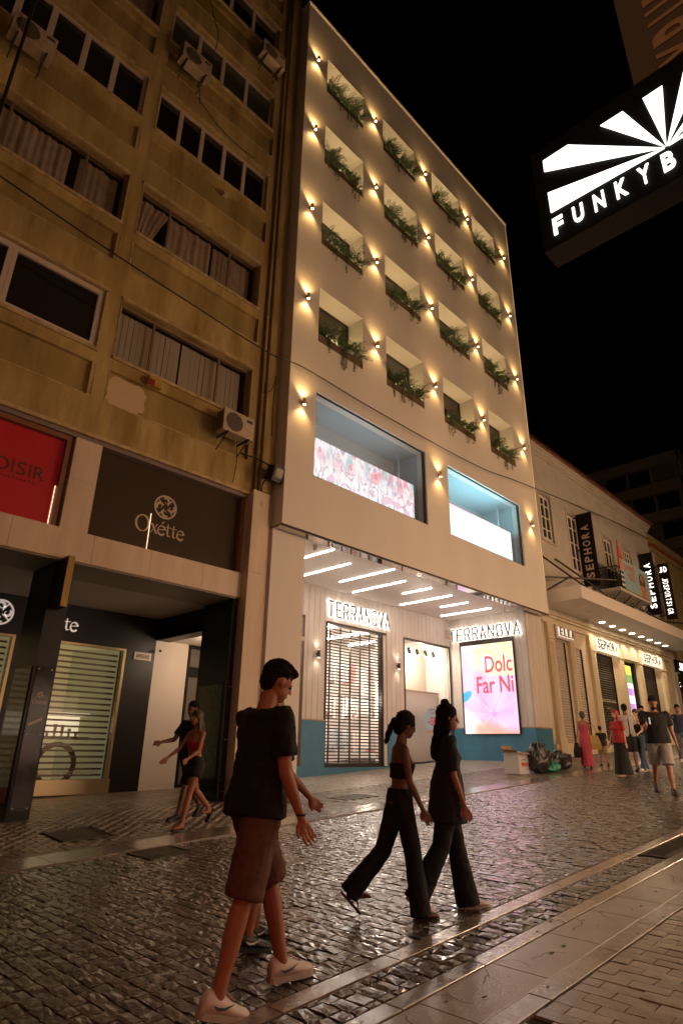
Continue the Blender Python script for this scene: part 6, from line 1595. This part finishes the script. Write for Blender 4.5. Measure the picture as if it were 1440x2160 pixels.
# foreground man
r1_, i1 = person('man in black T-shirt and brown shorts striding right in white sneakers', (2.50, 3.12), R(-8), 1.82, sk=m_skin, hairstyle='flick', hair=m_hairb,
    legs=((.42, .16), (-.22, .05)), arms=((.45, .10, .55), (.06, .10, .36)), lean=.07, headp=(.34, -.1), top='tee', topm=cl_black, bot='shorts', botm=cl_brown, shoe=m_shoew, vox=.0075, bulk=1.08,
    logo=mat('navy_side_mark', (.02, .025, .06), .5))
A_, J_, Tu_, Mh_, hc_, k_, Ms_ = i1
wv_ = A_[1][2]; b = MB(); b.ring(tuple(wv_ * k_), (1, 0, 0), (0, 1, 0), .026, .031, 16, .012); b.build('bracelet', m_shoeb, r1_, world=False)
person('man mostly hidden behind the man in brown shorts, black sneaker with white mark', (3.10, 3.78), R(-8), 1.66, sk=m_skin, hairstyle='short', legs=((.10, .10), (-.12, .05)), arms=((.2, .08, .5), (.25, .08, .6)), lean=.04,
    top='tee', topm=cl_black, bot='shorts', botm=cl_char, shoe=m_shoeb, vox=.010, logo=mat('white_side_mark', (.6, .55, .5), .5))
# two women ahead of him
person('young woman in cropped black top and wide black trousers, hair in a ponytail, walking', (4.22, 3.42), R(-34), 1.49, fem=True, sk=m_skin3, hairstyle='pony', legs=((-.32, .45), (.22, .10)), arms=((.10, .10, .25), (.10, .12, .35)),
    lean=.05, headp=(.30, .1), top='crop', topm=cl_black, bot='trousers', botm=cl_black, shoes='sandal', vox=.009, flare=.035)
person('woman with long dark hair in charcoal tunic and flared black trousers, white sneakers', (4.60, 3.22), R(-40), 1.54, fem=True, sk=m_skin, hairstyle='longbun', legs=((.22, .05), (-.24, .30)), arms=((.12, .14, .35), (.05, .12, .25)),
    lean=.02, headp=(.15, -.2), bulk=1.08, top='tunic', topm=cl_char, bot='trousers', botm=cl_black, shoe=m_shoew, vox=.009, flare=.05)
# couple passing the pillar
person('man in black T-shirt and black shorts passing the dark pillar, black shoes', (5.95, 9.2), R(192), 1.80, sk=m_skin3, hairstyle='short', legs=((.30, .05), (-.35, .30)), arms=((.2, .1, .4), (.6, .12, .8)), lean=.03,
    top='tee', topm=cl_black, bot='shorts', botm=cl_black, shoe=m_shoeb, vox=.012)
person('woman in red top and short dark skirt reaching forward, flip-flops', (5.62, 8.55), R(190), 1.66, fem=True, sk=m_skin, hairstyle='long', hair=m_hairbr, legs=((.30, .05), (-.42, .45)), arms=((.35, .10, .75), (.62, .1, .35)), lean=.05,
    top='crop', topm=cl_dred, bot='miniskirt', botm=cl_char, shoes='sandal', vox=.012)
# group by the perfume shop
rp, ip = person('woman seen from behind in long coral dress with a yellow bag and a black bag', (19.3, 8.35), R(35), 1.62, fem=True, sk=m_skin, hairstyle='lowbun', hair=m_hairbr, legs=((.14, .05), (-.10, .05)), arms=((0, .18, .15), (.0, .14, .15)),
    top='dress', topm=cl_pink, bot='longskirt', botm=cl_pink, shoes='sandal', vox=.016)
person('small boy in black T-shirt and khaki shorts', (20.4, 8.3), R(40), 1.18, sk=m_skin, hairstyle='short', legs=((.2, .1), (-.2, .15)), arms=((.15, .1, .2), (-.1, .1, .2)), top='tee', topm=cl_black, bot='shorts', botm=cl_khaki, vox=.018)
person('red-haired woman in red T-shirt and long black skirt with a shoulder bag', (16.9, 6.42), R(160), 1.60, fem=True, sk=m_skin2, hairstyle='long', hair=m_hairr, legs=((.15, .05), (-.15, .08)), arms=((-.1, .10, .15), (.1, .1, .3)), top='tee', topm=cl_dred, bot='longskirt', botm=cl_black, shoes='sandal', vox=.015)
person('man in pale grey T-shirt and dark shorts, back to us, behind the red-haired woman', (18.75, 6.85), R(30), 1.78, sk=m_skin3, hairstyle='short', legs=((.1, .05), (-.1, .05)), arms=((.1, .2, .2), (0, .16, .15)), top='tee', topm=cl_lgrey, bot='shorts', botm=cl_char, vox=.016)
person('woman in black top and blue jeans with hair tied back', (18.95, 6.62), R(165), 1.64, fem=True, sk=m_skin2, hairstyle='lowbun', hair=m_hairbr, legs=((.2, .05), (-.2, .2)), arms=((.3, .1, .9), (.1, .1, .9)), top='tank', topm=cl_black, bot='trousers', botm=cl_jean, shoe=m_shoew, vox=.016, flare=.015)
rb, ib = person('bearded man in black T-shirt and grey shorts walking towards us, looking at his phone', (13.65, 4.42), R(208), 1.83, sk=m_skin, hairstyle='short', beard=True, legs=((.22, .04), (-.30, .35)), arms=((-.25, .22, .2), (.45, .05, 1.35)), lean=.02, headp=(.38, 0),
    top='tee', topm=cl_black, bot='shorts', botm=cl_grey, shoe=m_shoeb, vox=.012, bulk=1.12)
person('man in dark shorts mostly hidden behind the bearded man', (19.8, 6.75), R(200), 1.74, sk=m_skin, hairstyle='short', legs=((.12, .05), (-.12, .1)), arms=((.1, .1, .2), (0, .1, .2)), top='tee', topm=cl_char, bot='shorts', botm=cl_char, vox=.018)
person('man in navy T-shirt and pale jeans at the right edge, phone at his ear', (23.2, 6.75), R(205), 1.80, sk=m_skin, hairstyle='short', legs=((.2, .05), (-.2, .2)), arms=((.1, .1, .3), (1.2, .5, 2.3)), headp=(.15, 0), top='tee', topm=cl_navy, bot='trousers', botm=cl_ljean, shoe=m_shoew, vox=.016)
# things carried
def held(root, info, arm):
    A, k = info[0], info[5]; p = A[arm][2] * k; a = root.rotation_euler.z
    return root.location + Vector((p.x * math.cos(a) - p.y * math.sin(a), p.x * math.sin(a) + p.y * math.cos(a), p.z))
def handbag(p, w, d, h, m, label, cat='bag', strap=.2, rz=0.0):
    t = empty('handbag', p, label, cat); b = MB()
    M = Matrix.Translation(p) @ Matrix.Rotation(rz, 4, 'Z')
    b.add([(-w / 2, -d / 2, -h), (w / 2, -d / 2, -h), (w / 2, d / 2, -h), (-w / 2, d / 2, -h), (-w * .42, -d * .2, 0), (w * .42, -d * .2, 0), (w * .42, d * .2, 0), (-w * .42, d * .2, 0), (-w * .53, -d * .5, -h * .6), (w * .53, -d * .5, -h * .6), (w * .53, d * .5, -h * .6), (-w * .53, d * .5, -h * .6)],
          [(0, 3, 2, 1), (4, 5, 6, 7), (0, 1, 9, 8), (1, 2, 10, 9), (2, 3, 11, 10), (3, 0, 8, 11), (8, 9, 5, 4), (9, 10, 6, 5), (10, 11, 7, 6), (11, 8, 4, 7)], M)
    b.build('bag_body', m, t); s_ = MB(); s_.tube([M @ Vector(q) for q in ((-w * .3, 0, -.02), (-w * .25, 0, strap * .7), (0, 0, strap), (w * .25, 0, strap * .7), (w * .3, 0, -.02))], .010, 6); s_.build('handle', m, t)
    return t
m_ylw = mat('mustard_leather', (.42, .27, .04), .6)
p = held(rp, ip, 0); handbag(p + Vector((-.05, 0, -.10)), .50, .16, .42, cl_black, 'large black shoulder bag in the left hand of the woman in coral', rz=.3)
p = held(rp, ip, 1); handbag(p + Vector((.08, -.02, .12)), .42, .16, .40, m_ylw, 'mustard yellow bag on the right arm of the woman in coral', rz=-.3, strap=.35)
handbag(Vector((17.12, 6.2, gz(17, 6.3) + 1.02)), .34, .12, .32, cl_black, 'black bag with white pattern hanging at the hip of the red-haired woman', rz=.4, strap=.4)
ph = held(rb, ib, 1); t = MB().box(ph.x - .035, ph.x + .035, ph.y - .08, ph.y - .07, ph.z + .01, ph.z + .14).build('phone', mat('phone_back', (.3, .34, .38), .2, emit=(.5, .6, .7), estr=.3), None); origin_thing(t, tuple(ph)); tagp(t, 'phone in the hand of the bearded man', 'phone')

# bake the fused people into plain meshes
bpy.context.view_layer.update(); dg = bpy.context.evaluated_depsgraph_get()
baked = [(o, bpy.data.meshes.new_from_object(o.evaluated_get(dg))) for o in PENDING]
for o, me in baked:
    o.modifiers.clear(); old = o.data; nm = old.name; o.data = me; bpy.data.meshes.remove(old); me.name = nm
    me.polygons.foreach_set('use_smooth', [True] * len(me.polygons))
